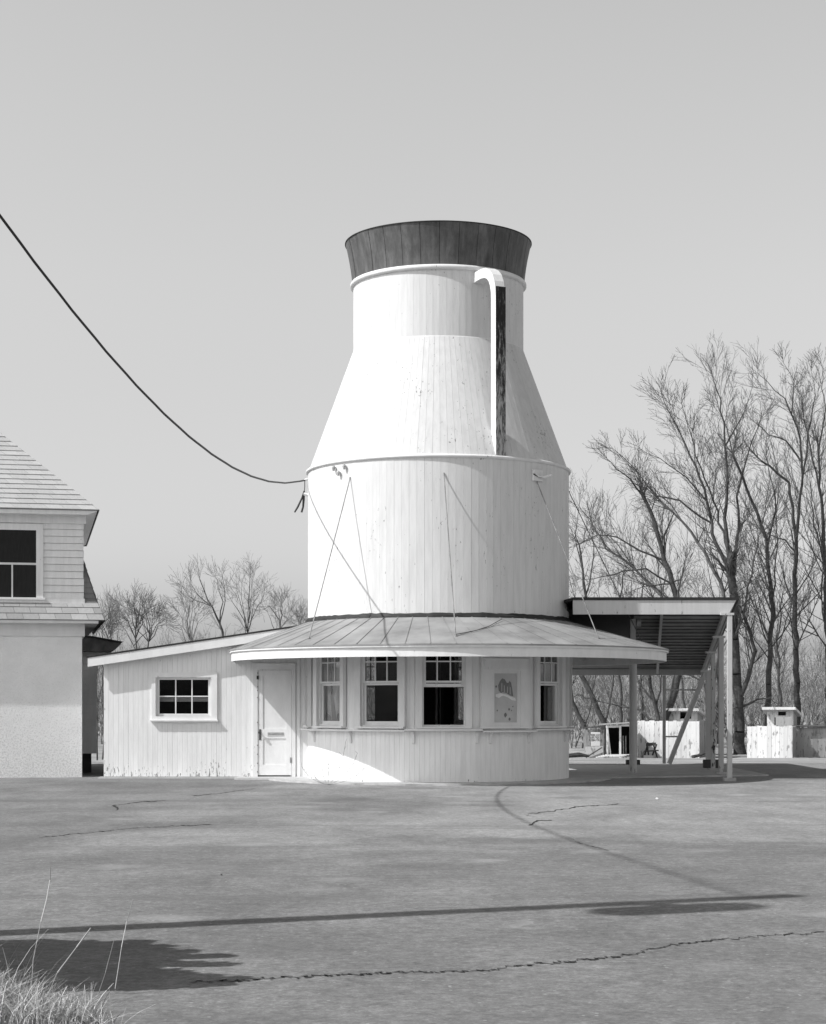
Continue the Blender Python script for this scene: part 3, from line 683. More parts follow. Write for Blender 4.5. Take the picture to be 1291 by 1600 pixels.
# ---------------------------------------------------------------- old house at left
HY = 35.0
hs = thing('house', (-6.33, HY, 0), 'old white stucco and clapboard house with flared shingled eaves at the left edge', 'house')
X1 = -6.33
MB().box(-14, X1, HY, 42, -.05, 2.69).build('stucco_wall', M['stucco'], hs)
MB().box(-14, X1+.05, HY-.03, 42, 2.69, 2.93).build('frieze', M['trim'], hs)
MB().box(-14, X1+.30, HY-.26, 42.2, 2.93, 2.985).build('lower_eave_board', M['trim'], hs)
def courses(mb, A, B, Cc, Dd, n, thick=.014, wid=.28, u_off=True):
    """shingle courses on quad A(bottom left) B(bottom right) C(top right) D(top left)"""
    A, B, Cc, Dd = map(Vector, (A, B, Cc, Dd)); nr = (B-A).cross(Dd-A).normalized()
    if n <= 0: return
    for k in range(n):
        t0 = k/n; t1 = min(1, (k+1.12)/n); a0 = A.lerp(Dd, t0); b0 = B.lerp(Cc, t0); a1 = A.lerp(Dd, t1); b1 = B.lerp(Cc, t1)
        Lh = (b0-a0).length; m = max(1, int(Lh/wid)); off = (k % 2)*.5+random.uniform(-.08, .08) if u_off else 0
        es = [0]+[min(1, max(0, (j+off)/m)) for j in range(1 if off > 0 else 1, m+1)]+[1]; es = sorted(set(es))
        for u, v in zip(es[:-1], es[1:]):
            if v-u < .001: continue
            g_ = .006/Lh; j = random.uniform(0, .003)
            p = [a0.lerp(b0, u+g_), a0.lerp(b0, v), a1.lerp(b1, v), a1.lerp(b1, u+g_)]
            lo = nr*(thick+j); hi = nr*.002
            mb.add([p[0]+lo, p[1]+lo, p[2]+hi, p[3]+hi, p[0], p[1]], [(0, 1, 2, 3), (4, 5, 1, 0), (1, 5, 2), (4, 0, 3)])
# flared lower roof (front strip and right side slope)
mb = MB(); courses(mb, (-14, HY-.28, 2.99), (X1+.42, HY-.28, 2.99), (X1+.30, HY, 3.36), (-14, HY, 3.36), 3, wid=.29)
side = [(X1+.43, 2.99), (X1+.31, 3.3), (X1+.2, 3.62), (X1+.09, 3.95), (X1+.03, 4.15)]
for (xa, za), (xb, zb) in zip(side[:-1], side[1:]):
    courses(mb, (xa, HY-.28+(0 if za < 3.1 else .28), za), (xa, 42, za), (xb, 42, zb), (xb, HY, zb), 2)
mb.build('lower_roof', M['shingle'], hs)
mb = MB(); mb.prism([(-9, 2.985)]+[(x-.012, z) for x, z in side]+[(-9, 4.15)], HY+.12, HY+.16)
sd = mb.build('roof_end_board', M['shingle'], hs)
mb = MB()                                                # shingled end seen beside the dormer
for k in range(9):
    z0 = 3.32+k*.105; z1 = z0+.10
    xr = lambda z: float(np.interp(z, [q[1] for q in side], [q[0] for q in side]))
    mb.add([(X1-.0, HY+.10, z0), (xr(z0)-.005, HY+.10, z0), (xr(min(z1, 4.15))-.005, HY+.115, z1), (X1, HY+.115, z1)], [(0, 1, 2, 3)])
mb.build('end_shingles', M['shingle'], hs)
# upper storey clapboards
mb = MB(); k = 0; z = 3.40
MB().box(-14, X1+.02, HY+.02, 41.8, 3.3, 4.96).build('upper_wall', M['trim'], hs)
while z < 4.93:
    mb.box(-14, X1+.03+random.uniform(-.006, .006), HY-.002, HY+.019, z, z+.128)
    i = len(mb.v)-8
    for q in (0, 1, 4, 5):
        v = mb.v[i+q]; mb.v[i+q] = (v[0], HY-.02 if q < 2 else HY+.004, v[2])
    z += .1335
mb.build('clapboards', M['base'], hs)
MB().box(-14, X1+.05, HY-.035, HY-.0225, 3.31, 3.41).build('base_board', M['base'], hs)
f = MB(); f.box(-8.2, -8.08, HY-.045, HY+.01, 3.42, 4.82); f.box(-7.19, -7.06, HY-.045, HY+.01, 3.42, 4.82); f.box(-8.08, -7.19, HY-.045, HY+.01, 4.7, 4.82); f.box(-8.25, -7.02, HY-.08, HY+.01, 3.38, 3.42)
hw = f.build('window', M['base'], hs)
f = MB(); f.box(-8.08, -7.19, HY-.03, HY-.021, 3.42, 4.7); f.build('pane', M['inside'], hw)
f = MB(); f.box(-8.08, -7.19, HY-.04, HY-.031, 4.04, 4.08); f.box(-7.65, -7.62, HY-.04, HY-.031, 3.42, 4.04); f.build('sash', M['trim'], hw)
MB().box(-14, X1+.075, HY-.04, 41.9, 4.84, 4.99).build('upper_frieze', M['base'], hs)
mb = MB(); mb.prism([(-14, 4.99), (X1+.10, 4.99), (X1+.22, 5.04), (X1+.28, 5.07), (-14, 5.07)], HY-.30, 42.2); mb.build('cornice', M['base'], hs)
E = (X1+.31, HY-.33, 5.075); tt = 4.0; pit = .90
mb = MB(); nn = 26
A_ = Vector((-14, HY-.33, 5.075)); B_ = Vector(E)
fa = Vector((-14, HY-.33+tt, 5.075+pit*tt)); fb_ = Vector((E[0]-tt, E[1]+tt, E[2]+pit*tt))
courses(mb, A_, B_, fb_, fa, nn+8, thick=.02, wid=.3)
courses(mb, B_, (E[0], E[1]+2*tt, E[2]), (fb_.x, fb_.y+.01, fb_.z), fb_, nn, thick=.02)
mb.build('upper_roof', M['roofshingle'], hs)
mb = MB(); mb.add([A_, B_, fb_, fa], [(0, 1, 2, 3)]); mb.add([B_, (E[0], E[1]+2*tt, E[2]), fb_], [(0, 1, 2)]); mb.add([(-14, E[1]+2*tt, E[2]), fa, fb_, (E[0], E[1]+2*tt, E[2])], [(0, 1, 2, 3)]); mb.build('roof_deck', M['tar'], hs)
# rear wing
mb = MB(); z = .40
while z < 2.5:
    mb.box(-9, -5.98, 37.0, 37.03, z, z+.135); i = len(mb.v)-8
    for q in (0, 1): v = mb.v[i+q]; mb.v[i+q] = (v[0], 36.98, v[2])
    z += .14
mb.build('wing_clapboards', M['base'], hs); MB().box(-9, -5.99, 37.04, 41, .4, 2.55).build('wing_wall', M['base'], hs)
MB().box(-9, -6.08, 37.3, 41, -.05, .4).build('wing_void_box', M['block'], hs)  # dark box stands in for the shaded void beneath the wing
mb = MB(); mb.prism([(-9, 2.56), (-5.98, 2.44), (-5.66, 2.47), (-5.54, 2.58), (-5.52, 2.62), (-6.08, 2.72), (-9, 2.95)], 36.4, 41.2); mb.build('wing_roof', M['timber'], hs)
mb = MB(); mb.prism([(-9, 2.955), (-6.08, 2.725), (-5.51, 2.625), (-5.49, 2.645), (-6.08, 2.75), (-9, 2.985)], 36.35, 41.25); mb.build('wing_roofing', M['tar'], hs)
mb = MB(); mb.prism([(-5.98, 2.15), (-5.86, 2.2), (-5.78, 2.44), (-5.98, 2.44)], 36.9, 36.98); mb.build('eave_bracket', M['trim'], hs)

hs.rotation_euler = (0, 0, D2R(11.8))
# ---------------------------------------------------------------- fast segment meshes for bare trees
def seg_obj(name, S, m, parent, sides=4):
    S = np.array(S, dtype=np.float64); p0 = S[:, 0:3]; p1 = S[:, 3:6]; r0 = S[:, 6]; r1 = S[:, 7]; n = len(S)
    d = p1-p0; d /= np.maximum(np.linalg.norm(d, axis=1, keepdims=True), 1e-6)
    ref = np.where(np.abs(d[:, 2:3]) > .9, np.array([[1., 0, 0]]), np.array([[0, 0, 1.]]))
    x = np.cross(d, ref); x /= np.linalg.norm(x, axis=1, keepdims=True); y = np.cross(d, x)
    V = np.zeros((n, 2*sides, 3))
    for j in range(sides):
        a = 2*math.pi*j/sides; o = x*math.cos(a)+y*math.sin(a)
        V[:, j] = p0+o*r0[:, None]; V[:, sides+j] = p1+o*r1[:, None]
    off = np.array(ORG.get(parent.name, (0, 0, 0))) if parent is not None else 0
    V = V.reshape(-1, 3)-off
    Fq = np.array([[j, (j+1) % sides, sides+(j+1) % sides, sides+j] for j in range(sides)])
    Fa = (Fq[None]+(np.arange(n)*2*sides)[:, None, None]).reshape(-1, 4)
    me = bpy.data.meshes.new(name); me.vertices.add(len(V)); me.vertices.foreach_set('co', V.ravel())
    me.loops.add(len(Fa)*4); me.loops.foreach_set('vertex_index', Fa.ravel().astype(np.int32))
    me.polygons.add(len(Fa)); me.polygons.foreach_set('loop_start', np.arange(0, len(Fa)*4, 4, dtype=np.int32))
    me.materials.append(m); me.update(); me.validate()
    o = bpy.data.objects.new(name, me); C.objects.link(o)
    if parent is not None: o.parent = parent
    return o
R_ = random.Random(11)
def rv(s): return Vector((R_.gauss(0, s), R_.gauss(0, s), R_.gauss(0, s)))
def grow(S, p, d, Lg, r, lev, maxlev, up=.10, dens=1.0, rmin=.008, wig=.065):
    n = max(3, int(4+Lg*1.2)) if lev < maxlev else 3
    st = Lg/n; q = p.copy(); dd = d.copy(); rr = r
    for i in range(n):
        dd = (dd+rv(wig)+Vector((0, 0, up))).normalized(); q2 = q+dd*st; r2 = max(rmin*(1 if lev < 2 else .75), r*(1-.8*(i+1)/n))
        S.append((*q, *q2, rr, r2))
        if lev < maxlev and Lg > .55 and i >= (1 if lev else 0):
            for _ in range(2 if R_.random() < .35*dens else 1):
                if R_.random() > dens: continue
                ax = rv(1).cross(dd).normalized(); an = R_.uniform(.38, .8)
                cd = (dd*math.cos(an)+ax*math.sin(an)).normalized()
                grow(S, q2.copy(), cd, Lg*R_.uniform(.36, .66)*(1-.35*i/n), max(rmin, r2*.6), lev+1, maxlev, up, dens, rmin, wig)
        q = q2; rr = r2
def tree(name, limbs, Y, label, cat='tree', group='bare trees behind the lot', mt='bark', mc='twig', maxlev=3, dens=.95, rmin=.0072, base=None, blen=.34, up=.05, drift=1.6, tip=.06, rk=.78):
    """limbs: [(points as seen in the photo), r0, r1]; each limb wanders in depth like a real one"""
    p0 = px(*limbs[0][0][0], Y); gz0 = gz(Y)
    t = thing(name, (p0.x, Y, gz0), label, cat, group)
    T_, S = [], []; first = True
    for pts, r0, r1 in limbs:
        if not first: r0 *= .72; r1 *= .6
        r0 *= rk; r1 *= rk
        dy = 0 if first else R_.uniform(-drift, drift); n = len(pts); W = []; y0_ = 0
        if not first:                                      # spring from the nearest point of the limbs already built
            q0 = px(*pts[0], Y); near = min(T_, key=lambda t_: (t_[3]-q0.x)**2+(t_[5]-q0.z)**2); y0_ = near[4]-Y
        for i, (a, b) in enumerate(pts):
            W.append(px(a, b, Y)+Vector((0, y0_+dy*(i/(n-1)), 0)))
        if first: W[0].z = gz0-.1
        else: W[0] = Vector(near[3:6])
        # resample with small wobble
        Q = []; tot = sum((W[i+1]-W[i]).length for i in range(n-1))
        for i in range(n-1):
            m = max(2, int((W[i+1]-W[i]).length/.52))
            for k in range(m):
                Q.append(W[i].lerp(W[i+1], k/m)+(rv(.04) if (i or k) else Vector((0, 0, 0))))
        Q.append(W[-1]); m = len(Q)-1
        for i in range(m):
            ra = r0+(r1-r0)*i/m; rb = r0+(r1-r0)*(i+1)/m
            T_.append((*Q[i], *Q[i+1], ra*(1.25 if first and i == 0 else 1), rb))
            f = i/m
            if (f > .3 if first else f > .12) and R_.random() < (.97 if not first else .6):
                dd = (Q[i+1]-Q[i]).normalized()
                for _ in range(1 if R_.random() < .3 else 2):
                    ax = rv(1).cross(dd).normalized(); an = R_.uniform(.4, .85)
                    cd = (dd*math.cos(an)+ax*math.sin(an)).normalized()
                    grow(S, Q[i+1].copy(), cd, max(.8, tot*blen*R_.uniform(.6, 1.1)*(1-.45*f)), max(rmin, rb*.36), 0, maxlev-1, up, dens, rmin)
        dd = (Q[-1]-Q[-2]).normalized()
        for _ in range(3): grow(S, Q[-1].copy(), (dd+rv(.42)).normalized(), max(.9, tot*tip*1.25), r1*.8, 0, maxlev-1, up, dens, rmin)
        first = False
    seg_obj('trunk', T_, M[mt], t, 8); seg_obj('crown', S, M[mc], t, 3)
    return t
NSEG = 0
# right group
tree('bare_tree', [
    ([(1157, 1184), (1155, 1106), (1147, 1000), (1148, 928), (1140, 880)], .36, .26),
    ([(1140, 880), (1133, 809), (1135, 756), (1129, 682), (1121, 629), (1107, 590)], .2, .035),
    ([(1143, 900), (1115, 833), (1107, 780), (1092, 727), (1068, 674), (1039, 610)], .19, .03),
    ([(1146, 905), (1155, 821), (1154, 774), (1174, 691), (1192, 650)], .17, .03),
    ([(1136, 870), (1124, 800), (1098, 727), (1070, 625)], .12, .025),
    ([(1115, 815), (1062, 782), (1027, 774), (998, 738), (958, 700)], .1, .025),
    ([(1129, 700), (1160, 650), (1175, 605)], .08, .02),
    ([(1157, 1100), (1174, 1041), (1177, 1018), (1168, 988), (1157, 959), (1166, 900), (1178, 840)], .24, .05),
    ([(1158, 1110), (1172, 1100), (1182, 1092), (1197, 1090), (1206, 1096)], .12, .04),
    ([(1107, 780), (1075, 745), (1030, 715), (1000, 700)], .07, .02)],
    92, 'tallest spreading bare tree with thick dark trunk between the carport and the right booth')
tree('bare_tree', [
    ([(1034, 1182), (1040, 1120), (1062, 1050), (1058, 930), (1039, 877), (1018, 800), (1004, 774)], .30, .1),
    ([(1004, 774), (985, 750), (960, 735), (945, 720)], .09, .025),
    ([(1035, 868), (1040, 835), (1058, 800), (1052, 790)], .09, .03),
    ([(1038, 885), (1000, 860), (965, 838), (935, 835), (900, 852)], .1, .03),
    ([(1045, 905), (1010, 888), (960, 896), (910, 906)], .09, .025),
    ([(1055, 918), (1062, 905), (1075, 882)], .08, .03),
    ([(1052, 916), (1020, 914), (985, 925)], .07, .03)],
    90, 'leaning bare tree rising just above the middle of the carport roof')
tree('bare_tree', [
    ([(1092, 1182), (1107, 1135), (1133, 927), (1092, 847), (1068, 815), (1033, 783)], .26, .06),
    ([(1107, 1130), (1098, 1065), (1068, 1053), (1050, 1050)], .16, .06),
    ([(1068, 815), (1050, 790), (1022, 760), (1005, 740)], .07, .025),
    ([(1092, 847), (1105, 820), (1100, 790)], .07, .025)],
    94, 'bare tree with a paler trunk leaning left behind the tallest tree', mt='bark_pale')
tree('bare_tree', [
    ([(1200, 1184), (1199, 1103), (1207, 947), (1198, 844), (1183, 803), (1168, 765), (1145, 709)], .22, .07),
    ([(1145, 709), (1135, 670), (1115, 640)], .06, .02),
    ([(1200, 860), (1210, 800), (1205, 760), (1195, 730)], .09, .025),
    ([(1207, 940), (1213, 860), (1205, 780)], .09, .025),
    ([(1198, 1040), (1178, 1000), (1165, 980)], .06, .025)],
    93, 'slender bare tree just right of the tallest tree, behind the booths')
tree('bare_tree', [
    ([(1247, 1186), (1246, 1100), (1242, 933), (1244, 844), (1233, 756), (1204, 727), (1190, 720)], .26, .06),
    ([(1244, 844), (1250, 760), (1247, 691), (1235, 650), (1219, 627), (1177, 591)], .16, .025),
    ([(1240, 860), (1225, 845), (1200, 835), (1180, 820)], .08, .025),
    ([(1248, 720), (1225, 690), (1200, 680), (1178, 660)], .09, .025),
    ([(1252, 740), (1262, 680), (1270, 620), (1262, 585)], .1, .02),
    ([(1245, 650), (1232, 600), (1215, 575)], .06, .02)],
    96, 'tall bare tree behind the right booth near the right edge')
tree('bare_tree', [
    ([(1298, 1186), (1296, 1050), (1290, 900), (1284, 780), (1278, 690)], .28, .06),
    ([(1290, 900), (1270, 820), (1262, 750)], .1, .03), ([(1284, 780), (1270, 720), (1255, 660), (1245, 610)], .1, .02), ([(1280, 700), (1284, 640), (1276, 580)], .08, .02)],
    95, 'bare tree standing farthest right at the picture edge')
tree('bare_tree', [
    ([(1075, 1184), (1068, 1090), (1040, 950), (1033, 930), (992, 889), (948, 856), (924, 815)], .2, .05),
    ([(1033, 930), (1024, 868), (1010, 850)], .07, .03), ([(992, 889), (975, 870), (951, 835), (940, 800)], .07, .02), ([(948, 856), (925, 850), (905, 840)], .05, .02)],
    98, 'bare tree with a long pale limb sloping left over the carport roof', mt='bark_pale')
tree('bare_tree', [
    ([(950, 1184), (942, 1133), (927, 1088), (906, 1050), (900, 1000), (915, 930), (905, 850)], .2, .05),
    ([(942, 1133), (960, 1060), (962, 1000)], .1, .04), ([(927, 1088), (905, 1085), (890, 1095)], .06, .03), ([(908, 900), (900, 840), (905, 790)], .06, .02), ([(915, 930), (930, 870), (925, 800)], .07, .02)],
    88, 'bare tree leaning left behind the small hut with dark doorways')
tree('bare_tree', [
    ([(920, 1184), (912, 1135), (895, 1097), (885, 1040), (880, 960)], .17, .05), ([(912, 1135), (925, 1100), (935, 1020)], .07, .03)],
    91, 'thin bare trunk slanting left beside the round stand wall')
tree('bare_tree', [
    ([(1036, 1184), (1030, 1130), (1014, 1060), (1005, 1020), (995, 950)], .17, .05), ([(1030, 1130), (1000, 1110), (975, 1104), (940, 1096)], .12, .04), ([(1030, 1120), (1034, 1060), (1045, 1010)], .1, .04)],
    86, 'many-stemmed bare tree fanning out behind the left booth')
for i, (x, Yt, lab) in enumerate(((968, 99, 'upright thin bare tree seen left of the round column'), (1000, 102, 'upright thin bare tree seen right of the round column'), (1218, 100, 'thin bare tree between the two right edge trees'), (1120, 104, 'thin bare tree partly hidden by the carport posts'))):
    tree('bare_tree', [([(x, 1182), (x+3, 1090), (x-4, 1000), (x+5, 900+15*i)], .13, .04), ([(x, 1050), (x-22, 980), (x-30, 920)], .07, .025), ([(x, 1020), (x+18, 950), (x+25, 890)], .07, .025)], Yt, lab)
# left group
LT = [
    (213, 1000, 935, 50, 'bark', 'twig', 'dense round-crowned bare tree beside the old house', 9),
    (232, 1004, 955, 40, 'bark', 'twig', 'low dark tangled tree just right of the dense round-crowned tree', 6),
    (172, 1010, 945, 24, 'bark_pale', 'twig_pale', 'bare tree tucked behind the house eave', 4),
    (297, 1005, 935, 34, 'bark_pale', 'twig_pale', 'pale low fan-shaped tree over the left part of the shed roof', 5),
    (388, 990, 893, 36, 'bark', 'twig_pale', 'budding tree with straight dark trunk, tallest above the shed roof', 5),
    (437, 985, 938, 34, 'bark_pale', 'twig_pale', 'pale bushy tree between the tallest shed tree and the round stand', 5),
    (470, 985, 958, 14, 'bark_pale', 'twig_pale', 'small pale tree touching the left side of the round stand', 3)]
for x, yb, yt, sp, mt, mc, lab, nl in LT:
    limbs = [([(x, 1180), (x+1, 1080), (x, yb), (x+R_.uniform(-4, 4), (yb+yt)/2), (x+R_.uniform(-6, 6), yt+6)], .16, .03)]
    nl += 2
    for k in range(nl):
        f = (k+.5)/nl*2-1; b0 = yb-5+R_.uniform(-15, 18); limbs.append(([(x, b0), (x+f*sp*.45, b0-(yb-yt)*.45), (x+f*sp*.85, b0-(b0-yt)*(1-.35*abs(f))+8)], .07, .02))
    tree('bare_tree', limbs, 86+R_.uniform(-4, 8), lab, mt=mt, mc=mc, maxlev=3, rmin=.0058, blen=.20, tip=.045, rk=.5)
tree('bare_tree', [([(382, 1180), (350, 1040), (347, 990), (338, 965), (326, 935), (312, 905)], .2, .03), ([(343, 975), (345, 940), (338, 905)], .08, .02), ([(334, 955), (310, 930), (298, 912)], .08, .02), ([(345, 980), (355, 940), (352, 905)], .07, .02), ([(330, 945), (308, 938), (292, 920)], .05, .02)],
     86, 'budding tree with leaning dark trunk, left of the tallest shed tree', mc='twig_pale', rmin=.006, blen=.2, tip=.055, rk=.6)
for x, Yt, lab in ((152, 60, 'thin dark sapling in the gap between house and shed, nearer the house'), (160, 64, 'thin dark sapling in the gap between house and shed, nearer the shed')):
    tree('bare_tree', [([(x, 1180), (x+2, 1100), (x-2, 1020), (x+1, 985)], .03, .012), ([(x, 1090), (x+6, 1040), (x+12, 1000)], .02, .01), ([(x, 1120), (x-5, 1070), (x-8, 1030)], .015, .008)], Yt, lab, rmin=.006, maxlev=3, blen=.16)
# brushy hillside
S = []
for i in range(1500):
    Y = R_.uniform(99, 165) if i % 5 else R_.uniform(165, 290); X = R_.uniform(-.26*Y, .27*Y); h = R_.uniform(1.6, 4.2)*(1 if Y < 165 else 1.3)
    p = Vector((X, Y, gz(Y)-.1)); ws = .018 if Y < 130 else .026
    for _ in range(3):
        d = Vector((R_.gauss(0, .22), R_.gauss(0, .22), 1)).normalized()
        grow(S, p, d, h*R_.uniform(.7, 1.1), .045, 1, 2, .05, .9, ws*.5, .12)
seg_obj('brush', S, M['brush'], None, 3); tag(bpy.data.objects['brush'], kind='stuff', label='grey leafless brush covering the hillside behind the lot', cat='brush')

# ---------------------------------------------------------------- booths at the back
def plank_box(mb, x0, x1, y0, y1, z0, z1, w=.2, jit=.04):
    x = x0
    while x < x1-.02:
        x2 = min(x1, x+w*R_.uniform(.8, 1.2)); o = R_.uniform(-.008, .008); mb.box(x+.004, x2-.004, y0+o, y0+.03, z0-R_.uniform(0, .02), z1+R_.uniform(-jit, .01)); x = x2
def plank_side(mb, x, y0, y1, z0, z1, w=.2):
    y = y0
    while y < y1-.02:
        y2 = min(y1, y+w*R_.uniform(.8, 1.2)); o = R_.uniform(-.006, .006); mb.box(x-.03, x+o, y+.004, y2-.004, z0, z1); y = y2
def gx(x, Y): return (x-645.5)/F*Y
BY = 84.0; z0 = gz(BY); hz = lambda y, Y: EYE+(1104-y)/F*Y
t = thing('plank_booth', (gx(1044, BY), BY, z0), 'wide weathered whitewashed plank booth behind the carport brace', 'booth', 'whitewashed booths at the back')
mb = MB(); plank_box(mb, gx(996, BY), gx(1093, BY), BY, 0, z0, hz(1126, BY)); mb.build('front_wall', M['booth'], t)
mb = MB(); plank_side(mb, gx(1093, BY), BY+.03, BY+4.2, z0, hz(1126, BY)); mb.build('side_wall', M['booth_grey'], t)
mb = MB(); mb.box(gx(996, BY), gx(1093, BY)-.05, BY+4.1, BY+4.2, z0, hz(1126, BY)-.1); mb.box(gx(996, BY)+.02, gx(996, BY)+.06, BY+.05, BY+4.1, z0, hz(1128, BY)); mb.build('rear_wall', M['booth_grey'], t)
t.rotation_euler = (0, 0, D2R(-17)); BY2 = 87.0
def kiosk(name, xa, xb, Y, yt, yb, lab, openings, counter=None):
    t = thing(name, (gx((xa+xb)/2, Y), Y, gz(Y)), lab, 'kiosk', 'small roofed kiosks at the back')
    mb = MB(); z0 = gz(Y); zt = hz(yt+4, Y); cuts = sorted([(gx(a, Y), gx(b, Y), hz(d, Y), hz(c, Y)) for a, b, c, d in openings])
    x = gx(xa, Y)
    X2 = gx(xb, Y)
    while x < X2-.01:
        x2 = min(X2, x+.18); segs = [(z0, zt)]
        for a, b, c, d in cuts:
            if a < (x+x2)/2 < b:
                ns = []
                for s0, s1 in segs:
                    if c > s0 and d < s1: ns += [(s0, c), (d, s1)]
                    else: ns.append((s0, s1))
                segs = ns
        for s0, s1 in segs: mb.box(x+.003, x2-.003, Y+R_.uniform(-.006, .006), Y+.03, s0, s1)
        x = x2
    mb.build('front_wall', M['booth'], t)
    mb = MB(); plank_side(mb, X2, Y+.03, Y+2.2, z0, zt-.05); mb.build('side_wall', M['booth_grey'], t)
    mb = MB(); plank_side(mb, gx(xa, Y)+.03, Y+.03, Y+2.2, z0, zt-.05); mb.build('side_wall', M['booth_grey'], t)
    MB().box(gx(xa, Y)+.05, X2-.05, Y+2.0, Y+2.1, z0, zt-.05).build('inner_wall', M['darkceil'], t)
    mb = MB(); a, b = gx(xa, Y)-.2, X2+.12
    mb.add([(a, Y-.45, zt), (b, Y-.45, zt), (b+.1, Y+2.6, zt-.35), (a, Y+2.6, zt-.35), (a, Y-.45, zt+.13), (b, Y-.45, zt+.13), (b+.1, Y+2.6, zt-.22), (a, Y+2.6, zt-.22)],
           [(3, 2, 1, 0), (4, 5, 6, 7), (0, 1, 5, 4), (1, 2, 6, 5), (2, 3, 7, 6), (3, 0, 4, 7)]); mb.build('roof', M['booth'], t)
    t.rotation_euler = (0, 0, D2R(-16))
    return t
kiosk('roofed_kiosk', 1046, 1090, 90.0, 1107, 1126, 'small flat-roofed kiosk behind the wide plank booth', [(1064, 1078, 1112, 1123)])
kiosk('roofed_kiosk', 1199, 1240, 88.5, 1105, 1133, 'small flat-roofed kiosk above the right booth, dark opening in front', [(1217, 1227, 1112, 1118), (1211, 1228, 1121, 1133)])
BY3 = 83.0; z0 = gz(BY3)
t = thing('plank_booth', (gx(1204, BY3), BY3, z0), 'square weathered white plank booth near the right edge', 'booth', 'whitewashed booths at the back')
mb = MB(); plank_box(mb, gx(1168, BY3), gx(1238, BY3), BY3, 0, z0-.08, hz(1134, BY3)); mb.build('front_wall', M['booth'], t)
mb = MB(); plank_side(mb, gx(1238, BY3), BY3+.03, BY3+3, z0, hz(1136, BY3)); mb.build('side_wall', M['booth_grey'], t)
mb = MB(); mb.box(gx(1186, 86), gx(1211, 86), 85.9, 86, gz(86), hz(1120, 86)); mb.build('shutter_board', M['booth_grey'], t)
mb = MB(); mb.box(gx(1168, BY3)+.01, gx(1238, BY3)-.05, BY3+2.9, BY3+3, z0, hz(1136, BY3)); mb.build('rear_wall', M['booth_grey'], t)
t.rotation_euler = (0, 0, D2R(-15))
t = thing('plank_booth', (gx(1266, 86.0), 86.0, gz(86)), 'grey plank booth side with dark gap at the far right edge', 'booth', 'whitewashed booths at the back')
mb = MB(); plank_box(mb, gx(1243, 86.), gx(1300, 86.), 86.0, 0, gz(86), hz(1136, 86)); mb.build('front_wall', M['booth_grey'], t)
mb = MB(); plank_side(mb, gx(1300, 86.), 86.03, 89, gz(86), hz(1136, 86)); mb.build('side_wall', M['booth_grey'], t)
mb = MB(); mb.box(gx(1243, 86), gx(1300, 86), 85.8, 89.1, hz(1136, 86), hz(1134, 86)); mb.build('roof', M['timber'], t)
# the hut with dark doorways
HY2 = 81.5; z0 = gz(HY2); zz = lambda y: hz(y, HY2); xx = lambda x: gx(x, HY2)
t = thing('open_hut', (xx(972), HY2, z0), 'small open hut with two dark doorways framed in white left of the wide booth', 'hut')
mb = MB()
for a, b in ((948, 951), (968, 971)): mb.box(xx(a), xx(b), HY2, HY2+.09, z0, zz(1133))
mb.box(xx(947), xx(971), HY2-.05, HY2+.0, zz(1137), zz(1133.5)); mb.box(xx(971), xx(995), HY2-.05, HY2, zz(1135), zz(1132)); mb.build('door_frame', M['booth'], t)
mb = MB(); mb.beam((xx(950), HY2+.1, zz(1138)), (xx(955), HY2+.1, z0), .06, .06); mb.build('leaning_stud', M['booth'], t)
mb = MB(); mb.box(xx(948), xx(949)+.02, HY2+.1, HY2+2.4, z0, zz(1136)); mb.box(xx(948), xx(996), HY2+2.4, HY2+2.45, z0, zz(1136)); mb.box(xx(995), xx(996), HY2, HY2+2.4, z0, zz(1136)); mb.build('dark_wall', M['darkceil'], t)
mb = MB(); mb.add([(xx(946), HY2-.3, zz(1132.5)), (xx(997), HY2-.3, zz(1129.5)), (xx(997), HY2+2.7, zz(1130)), (xx(946), HY2+2.7, zz(1133)),
                   (xx(946), HY2-.3, zz(1131.5)), (xx(997), HY2-.3, zz(1128.5)), (xx(997), HY2+2.7, zz(1129)), (xx(946), HY2+2.7, zz(1132))],
                  [(3, 2, 1, 0), (4, 5, 6, 7), (0, 1, 5, 4), (1, 2, 6, 5), (2, 3, 7, 6), (3, 0, 4, 7)]); mb.build('roof', M['booth_grey'], t)
for a in (977, 981):
    mb = MB(); mb.beam((xx(a), HY2+.6, z0), (xx(a)-.02, HY2+.6, zz(1150)), .05, .05); mb.build('inner_stick', M['booth_grey'], t)
# grey lean-to wall with the sign
t = thing('board_wall', (xx(930), HY2+1.0, z0), 'low tilted grey board wall carrying the small sign beside the open hut', 'wall')
mb = MB(); Yb = HY2+1
x = gx(914, Yb)
while x < gx(947, Yb):
    mb.beam((x+.1, Yb, gz(Yb)), (x-.05, Yb, hz(1138, Yb)-R_.uniform(0, .1)), .03, .16, up=(1, 0, 0)); x += .15
mb.build('boards', M['booth_grey'], t); mb = MB(); mb.beam((gx(914, Yb), Yb-.05, hz(1137, Yb)), (gx(948, Yb), Yb-.05, hz(1135, Yb)), .12, .07); mb.build('top_rail', M['timber'], t)
t = thing('painted_sign', (gx(930, HY2+.7), HY2+.7, hz(1165, HY2)), 'small white notice board with three lines of black lettering', 'sign')
Ys = HY2+.7; MB().box(gx(923.5, Ys), gx(938, Ys), Ys, Ys+.03, hz(1165.5, Ys), hz(1144, Ys)).build('board', M['paper'], t)
text('lettering', 'FOR LOT\nUN TO L\nCON TV A', .125, (gx(930.6, Ys), Ys-.012, hz(1152.5, Ys)), M['ink'], t, depth=.004)
t = thing('wooden_hatch', (gx(926, HY2), HY2-.3, z0), 'grey panel hatch with a diagonal brace leaning low by the hut', 'hatch')
